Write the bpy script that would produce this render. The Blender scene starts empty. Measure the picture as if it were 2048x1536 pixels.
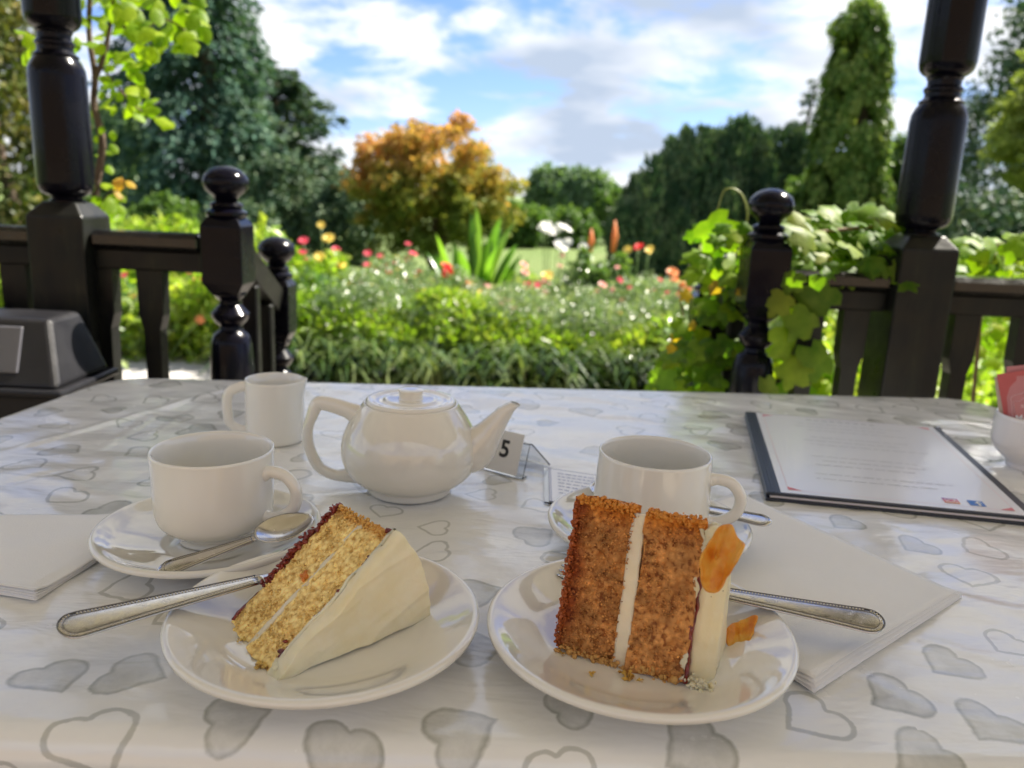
import bpy, math, random
import numpy as np
from mathutils import Vector, Matrix
C = bpy.context.scene.collection
sc = bpy.context.scene
rng = np.random.default_rng(7)
random.seed(7)
R = math.radians

# ------------------------------------------------------------------ camera
TZ = 0.95                     # top of the tablecloth
ZC = TZ + 0.257               # eye height
FPX, PIT, ROL = 1600.0, R(13.3), R(2.6)
_r0 = np.array([1, 0, 0.]); _u0 = np.array([0, math.sin(PIT), math.cos(PIT)])
FW = np.array([0, math.cos(PIT), -math.sin(PIT)])
RT = math.cos(ROL)*_r0 + math.sin(ROL)*_u0
UP = -math.sin(ROL)*_r0 + math.cos(ROL)*_u0
cd = bpy.data.cameras.new('camera'); cam = bpy.data.objects.new('camera', cd); C.objects.link(cam)
cam.matrix_world = Matrix(((RT[0], UP[0], -FW[0], 0), (RT[1], UP[1], -FW[1], 0), (RT[2], UP[2], -FW[2], ZC), (0, 0, 0, 1)))
cd.sensor_width = 36; cd.lens = FPX/2048*36
cd.clip_start = 0.02; cd.clip_end = 2000
cd.dof.use_dof = True; cd.dof.focus_distance = 0.50; cd.dof.aperture_fstop = 7.6
sc.camera = cam

# ------------------------------------------------------------------ light
SUN_EL, SUN_AZ = R(50), R(58)          # azimuth clockwise from +Y (straight ahead) towards +X (right)
w = bpy.data.worlds.new('World'); sc.world = w; w.use_nodes = True
nt = w.node_tree; nt.nodes.clear()
def wn(t, **k):
    n = nt.nodes.new(t)
    for a, b in k.items(): setattr(n, a, b)
    return n
sky = wn('ShaderNodeTexSky', sky_type='NISHITA', sun_disc=False, sun_elevation=SUN_EL, sun_rotation=SUN_AZ)
sky.air_density = 1.0; sky.dust_density = 0.3; sky.ozone_density = 2.5; sky.altitude = 100
tc = wn('ShaderNodeTexCoord'); sep = wn('ShaderNodeSeparateXYZ'); nt.links.new(tc.outputs['Generated'], sep.inputs[0])
def wm(op, a, b=None, c=None):
    n = wn('ShaderNodeMath', operation=op)
    for i, v in enumerate((a, b, c)):
        if v is None: continue
        if isinstance(v, (int, float)): n.inputs[i].default_value = v
        else: nt.links.new(v, n.inputs[i])
    return n.outputs[0]
zz = wm('MAXIMUM', sep.outputs[2], 0.0); den = wm('ADD', zz, 0.22)
cb = wn('ShaderNodeCombineXYZ'); nt.links.new(wm('DIVIDE', sep.outputs[0], den), cb.inputs[0]); nt.links.new(wm('DIVIDE', sep.outputs[1], den), cb.inputs[1])
cb.inputs[2].default_value = 3.7
n1 = wn('ShaderNodeTexNoise'); n1.inputs['Scale'].default_value = 1.9; n1.inputs['Detail'].default_value = 7; n1.inputs['Roughness'].default_value = .58; n1.inputs['Distortion'].default_value = .35
n2 = wn('ShaderNodeTexNoise'); n2.inputs['Scale'].default_value = 1.2; n2.inputs['Detail'].default_value = 4
mp = wn('ShaderNodeMapping'); mp.inputs['Location'].default_value = (4.3, 1.2, 2.0)
nt.links.new(cb.outputs[0], n1.inputs['Vector']); nt.links.new(cb.outputs[0], mp.inputs[0]); nt.links.new(mp.outputs[0], n2.inputs['Vector'])
r1 = wn('ShaderNodeValToRGB'); r1.color_ramp.elements[0].position = .40; r1.color_ramp.elements[1].position = .56
r1.color_ramp.interpolation = 'EASE'
nt.links.new(n1.outputs[0], r1.inputs[0])
r2 = wn('ShaderNodeValToRGB')
r2.color_ramp.elements[0].position = .36; r2.color_ramp.elements[0].color = (2.7, 3.2, 4.0, 1)
r2.color_ramp.elements[1].position = .54; r2.color_ramp.elements[1].color = (5.7, 5.8, 6.0, 1)
nt.links.new(n2.outputs[0], r2.inputs[0])
mixc = wn('ShaderNodeMix', data_type='RGBA'); nt.links.new(r1.outputs[0], mixc.inputs[0])
tint = wn('ShaderNodeMix', data_type='RGBA', blend_type='MULTIPLY'); tint.inputs[0].default_value = 1.0
nt.links.new(sky.outputs[0], tint.inputs[6]); tint.inputs[7].default_value = (0.58, .66, .95, 1)
nt.links.new(tint.outputs[2], mixc.inputs[6]); nt.links.new(r2.outputs[0], mixc.inputs[7])
bg = wn('ShaderNodeBackground'); bg.inputs[1].default_value = 0.055; nt.links.new(mixc.outputs[2], bg.inputs[0])
wo = wn('ShaderNodeOutputWorld'); nt.links.new(bg.outputs[0], wo.inputs[0])
sl = bpy.data.lights.new('sun', 'SUN'); so = bpy.data.objects.new('sun', sl); C.objects.link(so)
sl.energy = 5.0; sl.angle = R(0.5); sl.color = (1, .93, .82)
sd = Vector((math.sin(SUN_AZ)*math.cos(SUN_EL), math.cos(SUN_AZ)*math.cos(SUN_EL), math.sin(SUN_EL)))
so.rotation_euler = sd.to_track_quat('Z', 'Y').to_euler()
vs = sc.view_settings; vs.view_transform = 'Standard'; vs.look = 'None'; vs.gamma = 1; vs.use_curve_mapping = False; vs.exposure = 1.95
cy = sc.cycles; cy.use_denoising = True; cy.max_bounces = 8; cy.transparent_max_bounces = 12; cy.caustics_reflective = False; cy.caustics_refractive = False
cy.sample_clamp_indirect = 8; cy.denoising_prefilter = 'ACCURATE'

# ------------------------------------------------------------------ geometry helpers
def ray(x, y): return (x-1024)/FPX*RT - (y-768)/FPX*UP + FW
def PZ(x, y, z=0.):            # where the sight line of a photo point meets the height z above the table
    d = ray(x, y); t = (z - (ZC-TZ))/d[2]; return np.array([d[0]*t, d[1]*t, TZ+z])
def PY(x, y, Y):               # ... meets the upright plane at distance Y
    d = ray(x, y); t = Y/d[1]; return d*t + np.array([0, 0, ZC])

def _h(i, s):
    i = i.astype(np.int64)
    h = (i[..., 0]*73856093) ^ (i[..., 1]*19349663) ^ (i[..., 2]*83492791) ^ (s*2654435761)
    h = (h ^ (h >> 13)) * 1274126177; h = h & 0x7fffffff
    h = (h ^ (h >> 16)) & 0xffffff
    return h/float(0xffffff)*2-1
def vn(p, s=0):
    p = np.asarray(p, float); i = np.floor(p); f = p-i; f = f*f*(3-2*f); o = 0
    for a in (0, 1):
        for b in (0, 1):
            for c in (0, 1):
                wgt = (f[..., 0] if a else 1-f[..., 0])*(f[..., 1] if b else 1-f[..., 1])*(f[..., 2] if c else 1-f[..., 2])
                o = o + wgt*_h(i+np.array([a, b, c]), s)
    return o
def fbm(p, s=0, o=3):
    v = 0; a = 1
    for k in range(o): v = v + a*vn(np.asarray(p)*2**k, s+k*17); a *= .5
    return v
def vn3(p, s=0): return np.stack([vn(p, s), vn(p, s+101), vn(p, s+211)], -1)

def mesh(name, V, F, mat, parent=None, smooth=True, attrs=None, uv=None):
    """one mesh object from arrays; F is an (n,k) array or a list of polygons"""
    V = np.asarray(V, float).reshape(-1, 3); me = bpy.data.meshes.new(name)
    if isinstance(F, np.ndarray):
        n, k = F.shape; me.vertices.add(len(V)); me.vertices.foreach_set('co', V.ravel())
        me.loops.add(n*k); me.loops.foreach_set('vertex_index', F.astype(np.int32).ravel())
        me.polygons.add(n); me.polygons.foreach_set('loop_start', np.arange(0, n*k, k, dtype=np.int32))
        try: me.polygons.foreach_set('loop_total', np.full(n, k, np.int32))
        except Exception: pass
    else:
        me.from_pydata([tuple(v) for v in V], [], [tuple(int(i) for i in f) for f in F])
    me.update(calc_edges=True)
    me.polygons.foreach_set('use_smooth', np.full(len(me.polygons), smooth, bool))
    if attrs:
        for an, (dom, typ, dat) in attrs.items():
            a = me.attributes.new(an, typ, dom)
            a.data.foreach_set('color' if 'COLOR' in typ else ('vector' if 'VECTOR' in typ else 'value'), np.asarray(dat, np.float32).ravel())
    if uv is not None:
        l = me.uv_layers.new(name='UVMap'); l.data.foreach_set('uv', np.asarray(uv, np.float32).ravel())
    for m in (mat if isinstance(mat, (list, tuple)) else [mat]): me.materials.append(m)
    me.validate()
    o = bpy.data.objects.new(name, me); C.objects.link(o)
    if parent is not None: o.parent = parent
    return o
def empty(name, loc=(0, 0, 0), rz=0):
    o = bpy.data.objects.new(name, None); o.empty_display_size = .05; o.location = loc; o.rotation_euler = (0, 0, rz); C.objects.link(o); return o
def tag(o, label, cat, group=None, kind=None):
    if label: o['label'] = label
    if cat: o['category'] = cat
    if group: o['group'] = group
    if kind: o['kind'] = kind
    return o
def thing(name, label, cat, loc=(0, 0, 0), rz=0, group=None): return tag(empty(name, loc, rz), label, cat, group)
def link_copy(o, parent=None):
    c = o.copy(); C.objects.link(c)
    if parent is not None: c.parent = parent
    return c
def copy_tree(o, parent=None):
    c = link_copy(o, parent)
    for ch in list(o.children): copy_tree(ch, c)
    return c

class MB:
    """collects shapes; build() links them as one mesh"""
    def __init__(s): s.V = []; s.F = []; s.n = 0
    def add(s, V, F):
        V = np.asarray(V, float).reshape(-1, 3); s.V.append(V); s.F += [tuple(int(i)+s.n for i in f) for f in F]; s.n += len(V); return s
    def box(s, c, d, bev=0.0, rz=0., M=None):
        x, y, z = np.array(d)/2.
        if bev > 0:
            b = min(bev, x*.9, y*.9, z*.9); V = []; idx = {}
            for sx in (-1, 1):
                for sy in (-1, 1):
                    for sz in (-1, 1):
                        for k, p in enumerate(((x-b, y-b, z), (x-b, y, z-b), (x, y-b, z-b))):
                            idx[(sx, sy, sz, k)] = len(V); V.append((sx*p[0], sy*p[1], sz*p[2]))
            F = []
            def q(*a):
                pts = [np.array(V[i]) for i in a]; nrm = np.cross(pts[1]-pts[0], pts[2]-pts[1])
                F.append(a if np.dot(nrm, sum(pts)) > 0 else a[::-1])
            for sz in (-1, 1): q(idx[(-1, -1, sz, 0)], idx[(1, -1, sz, 0)], idx[(1, 1, sz, 0)], idx[(-1, 1, sz, 0)])
            for sy in (-1, 1): q(idx[(-1, sy, -1, 1)], idx[(1, sy, -1, 1)], idx[(1, sy, 1, 1)], idx[(-1, sy, 1, 1)])
            for sx in (-1, 1): q(idx[(sx, -1, -1, 2)], idx[(sx, 1, -1, 2)], idx[(sx, 1, 1, 2)], idx[(sx, -1, 1, 2)])
            for sy in (-1, 1):
                for sz in (-1, 1): q(idx[(-1, sy, sz, 0)], idx[(1, sy, sz, 0)], idx[(1, sy, sz, 1)], idx[(-1, sy, sz, 1)])
            for sx in (-1, 1):
                for sz in (-1, 1): q(idx[(sx, -1, sz, 0)], idx[(sx, 1, sz, 0)], idx[(sx, 1, sz, 2)], idx[(sx, -1, sz, 2)])
                for sy in (-1, 1): q(idx[(sx, sy, -1, 1)], idx[(sx, sy, 1, 1)], idx[(sx, sy, 1, 2)], idx[(sx, sy, -1, 2)])
            for sx in (-1, 1):
                for sy in (-1, 1):
                    for sz in (-1, 1): q(*[idx[(sx, sy, sz, k)] for k in range(3)])
        else:
            V = [(a*x, b*y, c_*z) for a in (-1, 1) for b in (-1, 1) for c_ in (-1, 1)]
            F = [(0, 1, 3, 2), (4, 6, 7, 5), (0, 4, 5, 1), (2, 3, 7, 6), (0, 2, 6, 4), (1, 5, 7, 3)]
        V = np.array(V, float)
        if rz: cs, sn = math.cos(rz), math.sin(rz); V = V@np.array([[cs, sn, 0], [-sn, cs, 0], [0, 0, 1]])
        if M is not None: V = V@np.array(M).T
        return s.add(V+np.array(c), F)
    def lathe(s, prof, c=(0, 0, 0), n=48, closed=False, phase=0.):
        prof = np.array(prof, float); a = np.arange(n)/n*2*math.pi+phase; m = len(prof)
        V = np.stack([prof[:, None, 0]*np.cos(a), prof[:, None, 0]*np.sin(a), np.repeat(prof[:, None, 1], n, 1)], -1).reshape(-1, 3)+np.array(c)
        F = []
        rngm = range(m if closed else m-1)
        for i in rngm:
            i2 = (i+1) % m
            for j in range(n):
                j2 = (j+1) % n; F.append((i*n+j, i*n+j2, i2*n+j2, i2*n+j))
        if not closed:
            if prof[0, 0] > 1e-6: F.append(tuple(range(n))[::-1])
            if prof[-1, 0] > 1e-6: F.append(tuple((m-1)*n+j for j in range(n)))
        return s.add(V, F)
    def tube(s, pts, rad, n=12, flat=None, cap=True, nrm=None):
        """sweep; rad scalar/list; flat = ratio along the normal direction nrm"""
        P = np.array(pts, float); m = len(P); rad = np.broadcast_to(np.asarray(rad, float), (m,)) if np.ndim(rad) < 2 else np.array(rad, float)
        Tn = np.gradient(P, axis=0); Tn /= np.linalg.norm(Tn, axis=1)[:, None]+1e-12
        up = np.array(nrm if nrm is not None else (0, 0, 1.), float)
        if nrm is None and abs(Tn[0] @ up) > .95: up = np.array([1., 0, 0])
        V = []
        a = np.arange(n)/n*2*math.pi
        N = up - Tn[0]*(Tn[0]@up); N /= np.linalg.norm(N)
        for i in range(m):
            if nrm is not None: N = up - Tn[i]*(Tn[i]@up)
            else: N = N - Tn[i]*(Tn[i]@N)
            N = N/(np.linalg.norm(N)+1e-12); B = np.cross(Tn[i], N)
            r = rad[i]; rn, rb = (r, r) if np.ndim(r) == 0 else (r[0], r[1])
            V.append(P[i]+np.outer(np.cos(a)*rn, N)+np.outer(np.sin(a)*rb, B))
        V = np.concatenate(V); F = []
        for i in range(m-1):
            for j in range(n):
                j2 = (j+1) % n; F.append((i*n+j, (i+1)*n+j, (i+1)*n+j2, i*n+j2))
        if cap: F.append(tuple(range(n))); F.append(tuple((m-1)*n+j for j in range(n))[::-1])
        return s.add(V, F)
    def build(s, name, mat, parent=None, smooth=True, flip=False):
        V = np.concatenate(s.V); F = s.F if not flip else [f[::-1] for f in s.F]
        o = mesh(name, V, F, mat, parent, smooth)
        return o
def autosmooth(o, ang=40):
    me = o.data
    try: me.set_sharp_from_angle(angle=R(ang))
    except Exception: pass
    return o
def rndpts(P, k=3):        # Catmull-Rom through points
    P = np.array(P, float); Q = np.vstack([2*P[0]-P[1], P, 2*P[-1]-P[-2]]); out = []
    for i in range(1, len(Q)-2):
        for j in range(k):
            t = j/k; a, b, c, d = Q[i-1:i+3]
            out.append(.5*((2*b)+(-a+c)*t+(2*a-5*b+4*c-d)*t*t+(-a+3*b-3*c+d)*t**3))
    out.append(P[-1]); return np.array(out)

def leaves(P, D, N, L, W, seed=0):
    """diamond leaves: base P, axis D, normal N, lengths, widths -> V, F, per-vertex random"""
    P = np.asarray(P); n = len(P); D = D/np.linalg.norm(D, axis=1)[:, None]; S = np.cross(D, N); S /= np.linalg.norm(S, axis=1)[:, None]+1e-9
    N2 = np.cross(S, D); L = np.broadcast_to(L, n)[:, None]; W = np.broadcast_to(W, n)[:, None]
    V = np.stack([P, P+D*L*.45+S*W/2+N2*W*.12, P+D*L-N2*L*.08, P+D*L*.45-S*W/2+N2*W*.12], 1).reshape(-1, 3)
    F = np.arange(n*4).reshape(n, 4)
    r = np.random.default_rng(seed+5).random(n)
    return V, F, np.repeat(r, 4)
def rdir(n, g): v = g.normal(size=(n, 3)); return v/np.linalg.norm(v, axis=1)[:, None]

# ------------------------------------------------------------------ materials
def M(name, col=(.8, .8, .8), rough=.5, metal=0., spec=.5, coat=0., trans=0., sss=0., sssr=(1, .5, .25), ssc=.005, bump=None, ior=1.5, coatr=.05):
    m = bpy.data.materials.new(name); m.use_nodes = True; n = m.node_tree.nodes; b = n['Principled BSDF']
    b.inputs['Base Color'].default_value = (*col, 1); b.inputs['Roughness'].default_value = rough; b.inputs['Metallic'].default_value = metal
    b.inputs['Specular IOR Level'].default_value = spec; b.inputs['Coat Weight'].default_value = coat; b.inputs['Coat Roughness'].default_value = coatr
    b.inputs['Transmission Weight'].default_value = trans; b.inputs['IOR'].default_value = ior
    if sss: b.inputs['Subsurface Weight'].default_value = sss; b.inputs['Subsurface Radius'].default_value = sssr; b.inputs['Subsurface Scale'].default_value = ssc
    return m
class G:
    """tiny node graph writer"""
    def __init__(s, m): s.m = m; s.t = m.node_tree; s.b = s.t.nodes['Principled BSDF']
    def n(s, t, ins=None, **k):
        x = s.t.nodes.new(t)
        for a, b in k.items(): setattr(x, a, b)
        for a, b in (ins or {}).items():
            if hasattr(b, 'links') and hasattr(b, 'is_output'): s.t.links.new(b, x.inputs[a])
            else: x.inputs[a].default_value = b
        return x
    def math(s, op, *a):
        x = s.t.nodes.new('ShaderNodeMath'); x.operation = op
        for i, v in enumerate(a):
            if hasattr(v, 'is_output'): s.t.links.new(v, x.inputs[i])
            else: x.inputs[i].default_value = v
        return x.outputs[0]
    def noise(s, scale, detail=3, rough=.5, vec=None, dist=0.):
        x = s.n('ShaderNodeTexNoise', {'Scale': scale, 'Detail': detail, 'Roughness': rough, 'Distortion': dist})
        if vec is not None: s.t.links.new(vec, x.inputs['Vector'])
        return x.outputs['Fac']
    def obj(s): return s.n('ShaderNodeTexCoord').outputs['Object']
    def pos(s): return s.n('ShaderNodeNewGeometry').outputs['Position']
    def ramp(s, f, stops, interp='LINEAR'):
        x = s.t.nodes.new('ShaderNodeValToRGB'); x.color_ramp.interpolation = interp; e = x.color_ramp.elements
        while len(e) < len(stops): e.new(.5)
        for i, (p, c) in enumerate(stops): e[i].position = p; e[i].color = (*c, 1) if len(c) == 3 else c
        s.t.links.new(f, x.inputs[0]); return x.outputs[0]
    def mix(s, f, a, b, bt='MIX'):
        x = s.n('ShaderNodeMix', data_type='RGBA', blend_type=bt)
        for k, v in ((0, f), (6, a), (7, b)):
            if hasattr(v, 'is_output'): s.t.links.new(v, x.inputs[k])
            else: x.inputs[k].default_value = v if k == 0 else ((*v, 1) if len(v) == 3 else v)
        return x.outputs[2]
    def bump(s, h, strength=.3, dist=.001, nrm=None):
        x = s.n('ShaderNodeBump', {'Strength': strength, 'Distance': dist, 'Height': h})
        if nrm is not None: s.t.links.new(nrm, x.inputs['Normal'])
        s.t.links.new(x.outputs[0], s.b.inputs['Normal']); return x.outputs[0]
    def set(s, k, v): s.t.links.new(v, s.b.inputs[k])
    def attr(s, name): return s.n('ShaderNodeAttribute', attribute_name=name)

def foliage_mat(name, stops, trans=.35, rough=.42, tcol=None, spec=.5):
    m = M(name, rough=rough, spec=spec); g = G(m)
    a = g.attr('v').outputs['Fac']; no = g.noise(.9 if trans >= 0 else 1, 3, .6, g.pos())
    f = g.math('ADD', g.math('MULTIPLY', a, .55), g.math('MULTIPLY', g.math('SUBTRACT', no, .28), 1.0))
    c = g.ramp(f, stops); g.set('Base Color', c)
    if trans > 0:
        tr = g.n('ShaderNodeBsdfTranslucent'); tc_ = g.mix(1.0, c, tcol or (1.25, 1.35, .55), 'MULTIPLY'); g.t.links.new(tc_, tr.inputs[0])
        mx = g.n('ShaderNodeMixShader'); mx.inputs[0].default_value = trans
        g.t.links.new(g.b.outputs[0], mx.inputs[1]); g.t.links.new(tr.outputs[0], mx.inputs[2])
        g.t.links.new(mx.outputs[0], g.t.nodes['Material Output'].inputs[0])
    return m

MAT = {}
# black gloss paint over timber, with weathering
m = M('black_paint', (.003, .003, .006), .10, spec=.15); g = G(m)
no = g.noise(14, 5, .6, g.pos()); g.set('Roughness', g.ramp(no, [(.35, (.10,)*3), (.7, (.34,)*3)]))
g.set('Base Color', g.ramp(g.noise(9, 6, .7, g.pos()), [(.45, (.0025, .0025, .006)), (.66, (.004, .004, .006)), (.85, (.02, .022, .016))]))
g.bump(g.noise(30, 4, .6, g.pos()), .25, .002); MAT['black'] = m
m = M('black_gloss_rail_paint', (.005, .005, .006), .16, spec=.5); g = G(m); g.set('Roughness', g.ramp(g.noise(26, 5, .6, g.pos()), [(.35, (.10,)*3), (.7, (.30,)*3)]))
g.set('Base Color', g.ramp(g.noise(9, 6, .7, g.pos()), [(.45, (.004, .004, .005)), (.7, (.012, .013, .010)), (.85, (.05, .058, .03))])); g.bump(g.noise(45, 4, .6, g.pos()), .25, .0012); MAT['rail'] = m
# matt black paint greened with algae for the flat members
m = M('weathered_black_paint', (.02, .02, .02), .42, spec=.22); g = G(m)
mpb = g.n('ShaderNodeMapping'); g.t.links.new(g.pos(), mpb.inputs[0]); mpb.inputs['Scale'].default_value = (14, 14, 2.2)
g.set('Base Color', g.ramp(g.noise(1.6, 6, .75, mpb.outputs[0], .4), [(.40, (.005, .005, .0055)), (.60, (.010, .011, .008)), (.82, (.045, .052, .022))]))
g.set('Roughness', g.ramp(g.noise(20, 4, .6, g.pos()), [(.3, (.26,)*3), (.7, (.55,)*3)])); g.bump(g.noise(60, 4, .6, g.pos()), .3, .0015); MAT['black2'] = m
# ceramic
def ceramic(name, col):
    m = M(name, col, .06, spec=.6, coat=.6, coatr=.02); g = G(m)
    g.set('Roughness', g.ramp(g.noise(60, 4, .6, g.obj()), [(.4, (.035,)*3), (.75, (.09,)*3)]))
    g.bump(g.noise(18, 2, .5, g.obj()), .08, .002); return m
MAT['china'] = ceramic('cream_glazed_china', (.80, .77, .69))
MAT['china_pot'] = ceramic('cream_pot_glaze', (.79, .75, .66))
m = M('stainless_steel', (.62, .60, .57), .2, metal=1.); g = G(m)
g.set('Roughness', g.ramp(g.noise(180, 4, .7, g.obj()), [(.35, (.14,)*3), (.7, (.30,)*3)])); g.bump(g.noise(400, 3, .6, g.obj()), .06, .0004); MAT['steel'] = m
m = M('dark_steel', (.20, .19, .175), .35, metal=1.); MAT['steel_dark'] = m

# ------------------------------------------------------------------ setting: ground
def ground_z(x, y):
    x = np.asarray(x, float); y = np.asarray(y, float)
    t = np.clip((y-5.5)/9., 0, 1); t = t*t*(3-2*t)
    return -1.0*t + .12*vn(np.stack([x*.12, y*.12, 0*x], -1), 3)*np.clip((y-8)/10, 0, 1)
gx = np.concatenate([-np.geomspace(600, 30, 14), np.linspace(-26, 26, 53), np.geomspace(30, 600, 14)])
gy = np.concatenate([np.linspace(-30, 60, 91), np.geomspace(65, 900, 14)])
X, Yg = np.meshgrid(gx, gy, indexing='ij'); nx, ny = X.shape
Vg = np.stack([X, Yg, ground_z(X, Yg)], -1).reshape(-1, 3)
ii, jj = np.meshgrid(np.arange(nx-1), np.arange(ny-1), indexing='ij'); q = (ii*ny+jj).ravel()
Fg = np.stack([q, q+ny, q+ny+1, q+1], 1)
m = M('mown_lawn', (.08, .12, .03), .8, spec=.2); g = G(m)
c1 = g.ramp(g.noise(.35, 5, .6, g.pos()), [(.35, (.075, .125, .028)), (.6, (.13, .17, .05)), (.8, (.17, .17, .07))])
g.set('Base Color', g.mix(.5, c1, g.ramp(g.noise(25, 4, .7, g.pos()), [(.3, (.05, .09, .02)), (.7, (.16, .21, .06))])))
g.bump(g.noise(60, 4, .7, g.pos()), .8, .03); MAT['lawn'] = m
tag(mesh('lawn', Vg, Fg, m), 'sloping mown lawn beyond the flower border', None, kind='structure')

# soil bed and paved strip
def strip(name, x0, x1, y0, y1, off, mat, nxx=40, nyy=14):
    xs = np.linspace(x0, x1, nxx); ys = np.linspace(y0, y1, nyy); X, Yy = np.meshgrid(xs, ys, indexing='ij')
    V = np.stack([X, Yy, ground_z(X, Yy)+off], -1).reshape(-1, 3); a, b = np.meshgrid(np.arange(nxx-1), np.arange(nyy-1), indexing='ij'); q = (a*nyy+b).ravel()
    return mesh(name, V, np.stack([q, q+nyy, q+nyy+1, q+1], 1), mat)
m = M('dark_soil', (.045, .032, .022), .95, spec=.1); g = G(m); g.set('Base Color', g.ramp(g.noise(12, 5, .7, g.pos()), [(.3, (.025, .018, .012)), (.7, (.08, .06, .04))])); g.bump(g.noise(30, 4, .7, g.pos()), 1, .03)
tag(strip('flower_bed_soil', -7, 8, 4.3, 10.5, .03, m), None, None, kind='structure')
m = M('gravel_path_surface', (.30, .27, .23), .9, spec=.2); g = G(m); g.set('Base Color', g.ramp(g.noise(70, 3, .7, g.pos()), [(.3, (.30, .27, .23)), (.7, (.52, .48, .42))])); g.bump(g.noise(90, 3, .7, g.pos()), .8, .01)
tag(strip('gravel_path', -7, 8, 1.55, 4.35, .015, m), None, None, kind='structure')

# veranda floor and roof (the shelter over the table); unseen fill surfaces behind
def wood(name, c0, c1, rough=.6, sc_=(2, 30, 30)):
    m = M(name, c0, rough, spec=.3); g = G(m); mp = g.n('ShaderNodeMapping'); g.t.links.new(g.pos(), mp.inputs[0]); mp.inputs['Scale'].default_value = sc_
    g.set('Base Color', g.ramp(g.noise(1.5, 6, .65, mp.outputs[0], .6), [(.3, c0), (.7, c1)])); g.bump(g.noise(3, 5, .6, mp.outputs[0]), .3, .002); return m
MAT['deck'] = wood('silvered_decking', (.34, .32, .30), (.52, .50, .47), .55)
MAT['floor'] = wood('worn_veranda_boards', (.16, .13, .10), (.26, .21, .16), .6, (30, 2, 30))
MAT['cream_boards'] = wood('pale_ceiling_boards', (.72, .68, .60), (.80, .76, .68), .5, (2, 20, 20))
MAT['fill_render'] = M('fill_wall_render', (.30, .215, .14), .8)
fl = empty('veranda_floor'); tag(fl, None, None, kind='structure')
base = MB().box((0, -.6, .035), (8, 4.1, .07)).build('subframe', MAT['floor'], fl, False)
pb = None
for k in range(52):
    x = -3.9+k*.15
    if pb is None: pb = MB().box((0, 0, 0), (.143, 4.1, .03), .003).build('plank', MAT['floor'], fl, False); p = pb
    else: p = link_copy(pb, fl)
    p.location = (x, -.6, .0871)
rf = MB().box((0, .26, 2.76), (8.6, 3.32, .06), .004).build('veranda_roof', MAT['cream_boards'], None, False); tag(rf, None, None, kind='structure')
for k in range(11): MB().box((-3.9+k*.78, .26, 2.70), (.05, 3.2, .06), .004).build('roof_rafter', MAT['cream_boards'], rf, False)
MB().box((0, 1.30, 2.62), (8.2, .09, .16), .006).build('eaves_beam', MAT['black2'], rf, False)
tag(MB().box((0, -6.2, 1.5), (16, .3, 3.0)).build('fill_wall', MAT['fill_render'], None, False), None, None, kind='structure')  # unseen wall added behind the camera to throw warm light back
m = M('fill_paving_surface', (.42, .39, .34), .85, spec=.2); g = G(m); g.set('Base Color', g.ramp(g.noise(6, 5, .6, g.pos()), [(.3, (.20, .17, .13)), (.7, (.30, .26, .20))]))
tag(MB().box((0, -4.4, .02), (15.9, 3.3, .06)).build('fill_paving', m, None, False), None, None, kind='structure')  # unseen paving, added as a sunlit bounce surface behind the camera

# boardwalk beyond the railing, left
bw = empty('boardwalk'); tag(bw, None, None, kind='structure')
for k in range(13):
    p = MB().box((-2.5, 3.28+k*.135, .10+.003*random.uniform(-1, 1)), (3.2, .122, .035), .005).build('plank', MAT['deck'], bw, False)
MB().box((-2.5, 4.05, .04), (3.1, 1.7, .07)).build('bearer', MAT['floor'], bw, False)
# step down to the garden
st = MB().box((-.02, 1.56, .05), (1.1, .30, .10), .006).build('garden_step', MAT['floor'], None, False); tag(st, 'black timber step at the veranda opening', 'step')

# ------------------------------------------------------------------ railings, newels and posts
YR = 1.345
def zt(v): return TZ+v
def turned(name, label, x, y, z0, zblock0, zblock1, w, prof, cat='newel post', cham=.012):
    """square block with chamfered ends + turned top; prof = (r,z above block top) list"""
    t = thing(name, label, cat, (x, y, z0))
    h = zblock1-z0
    b = MB()
    s = w/2; q = [(s*.72, 0+(zblock0-z0)-cham*1.2), (s, zblock0-z0), (s, h-cham), (s*.8, h)]
    V = []; F = []
    for r_, z_ in q: V += [(-r_, -r_, z_), (r_, -r_, z_), (r_, r_, z_), (-r_, r_, z_)]
    for i in range(len(q)-1):
        for j in range(4): F.append((i*4+j, i*4+(j+1) % 4, (i+1)*4+(j+1) % 4, (i+1)*4+j))
    F.append((3, 2, 1, 0)); n_ = (len(q)-1)*4; F.append((n_, n_+1, n_+2, n_+3)); b.add(V, F)
    b.build('block', MAT['black2'] if cat != 'newel post' else MAT['black'], t, False)
    return t
def lathe_part(name, prof, parent, mat=None, n=40, z=0.):
    P = rndpts([(a, b+z) for a, b in prof], 1) if False else np.array([(a, b+z) for a, b in prof])
    o = MB().lathe(P, n=n).build(name, mat or MAT['black'], parent); autosmooth(o, 35); return o

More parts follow.
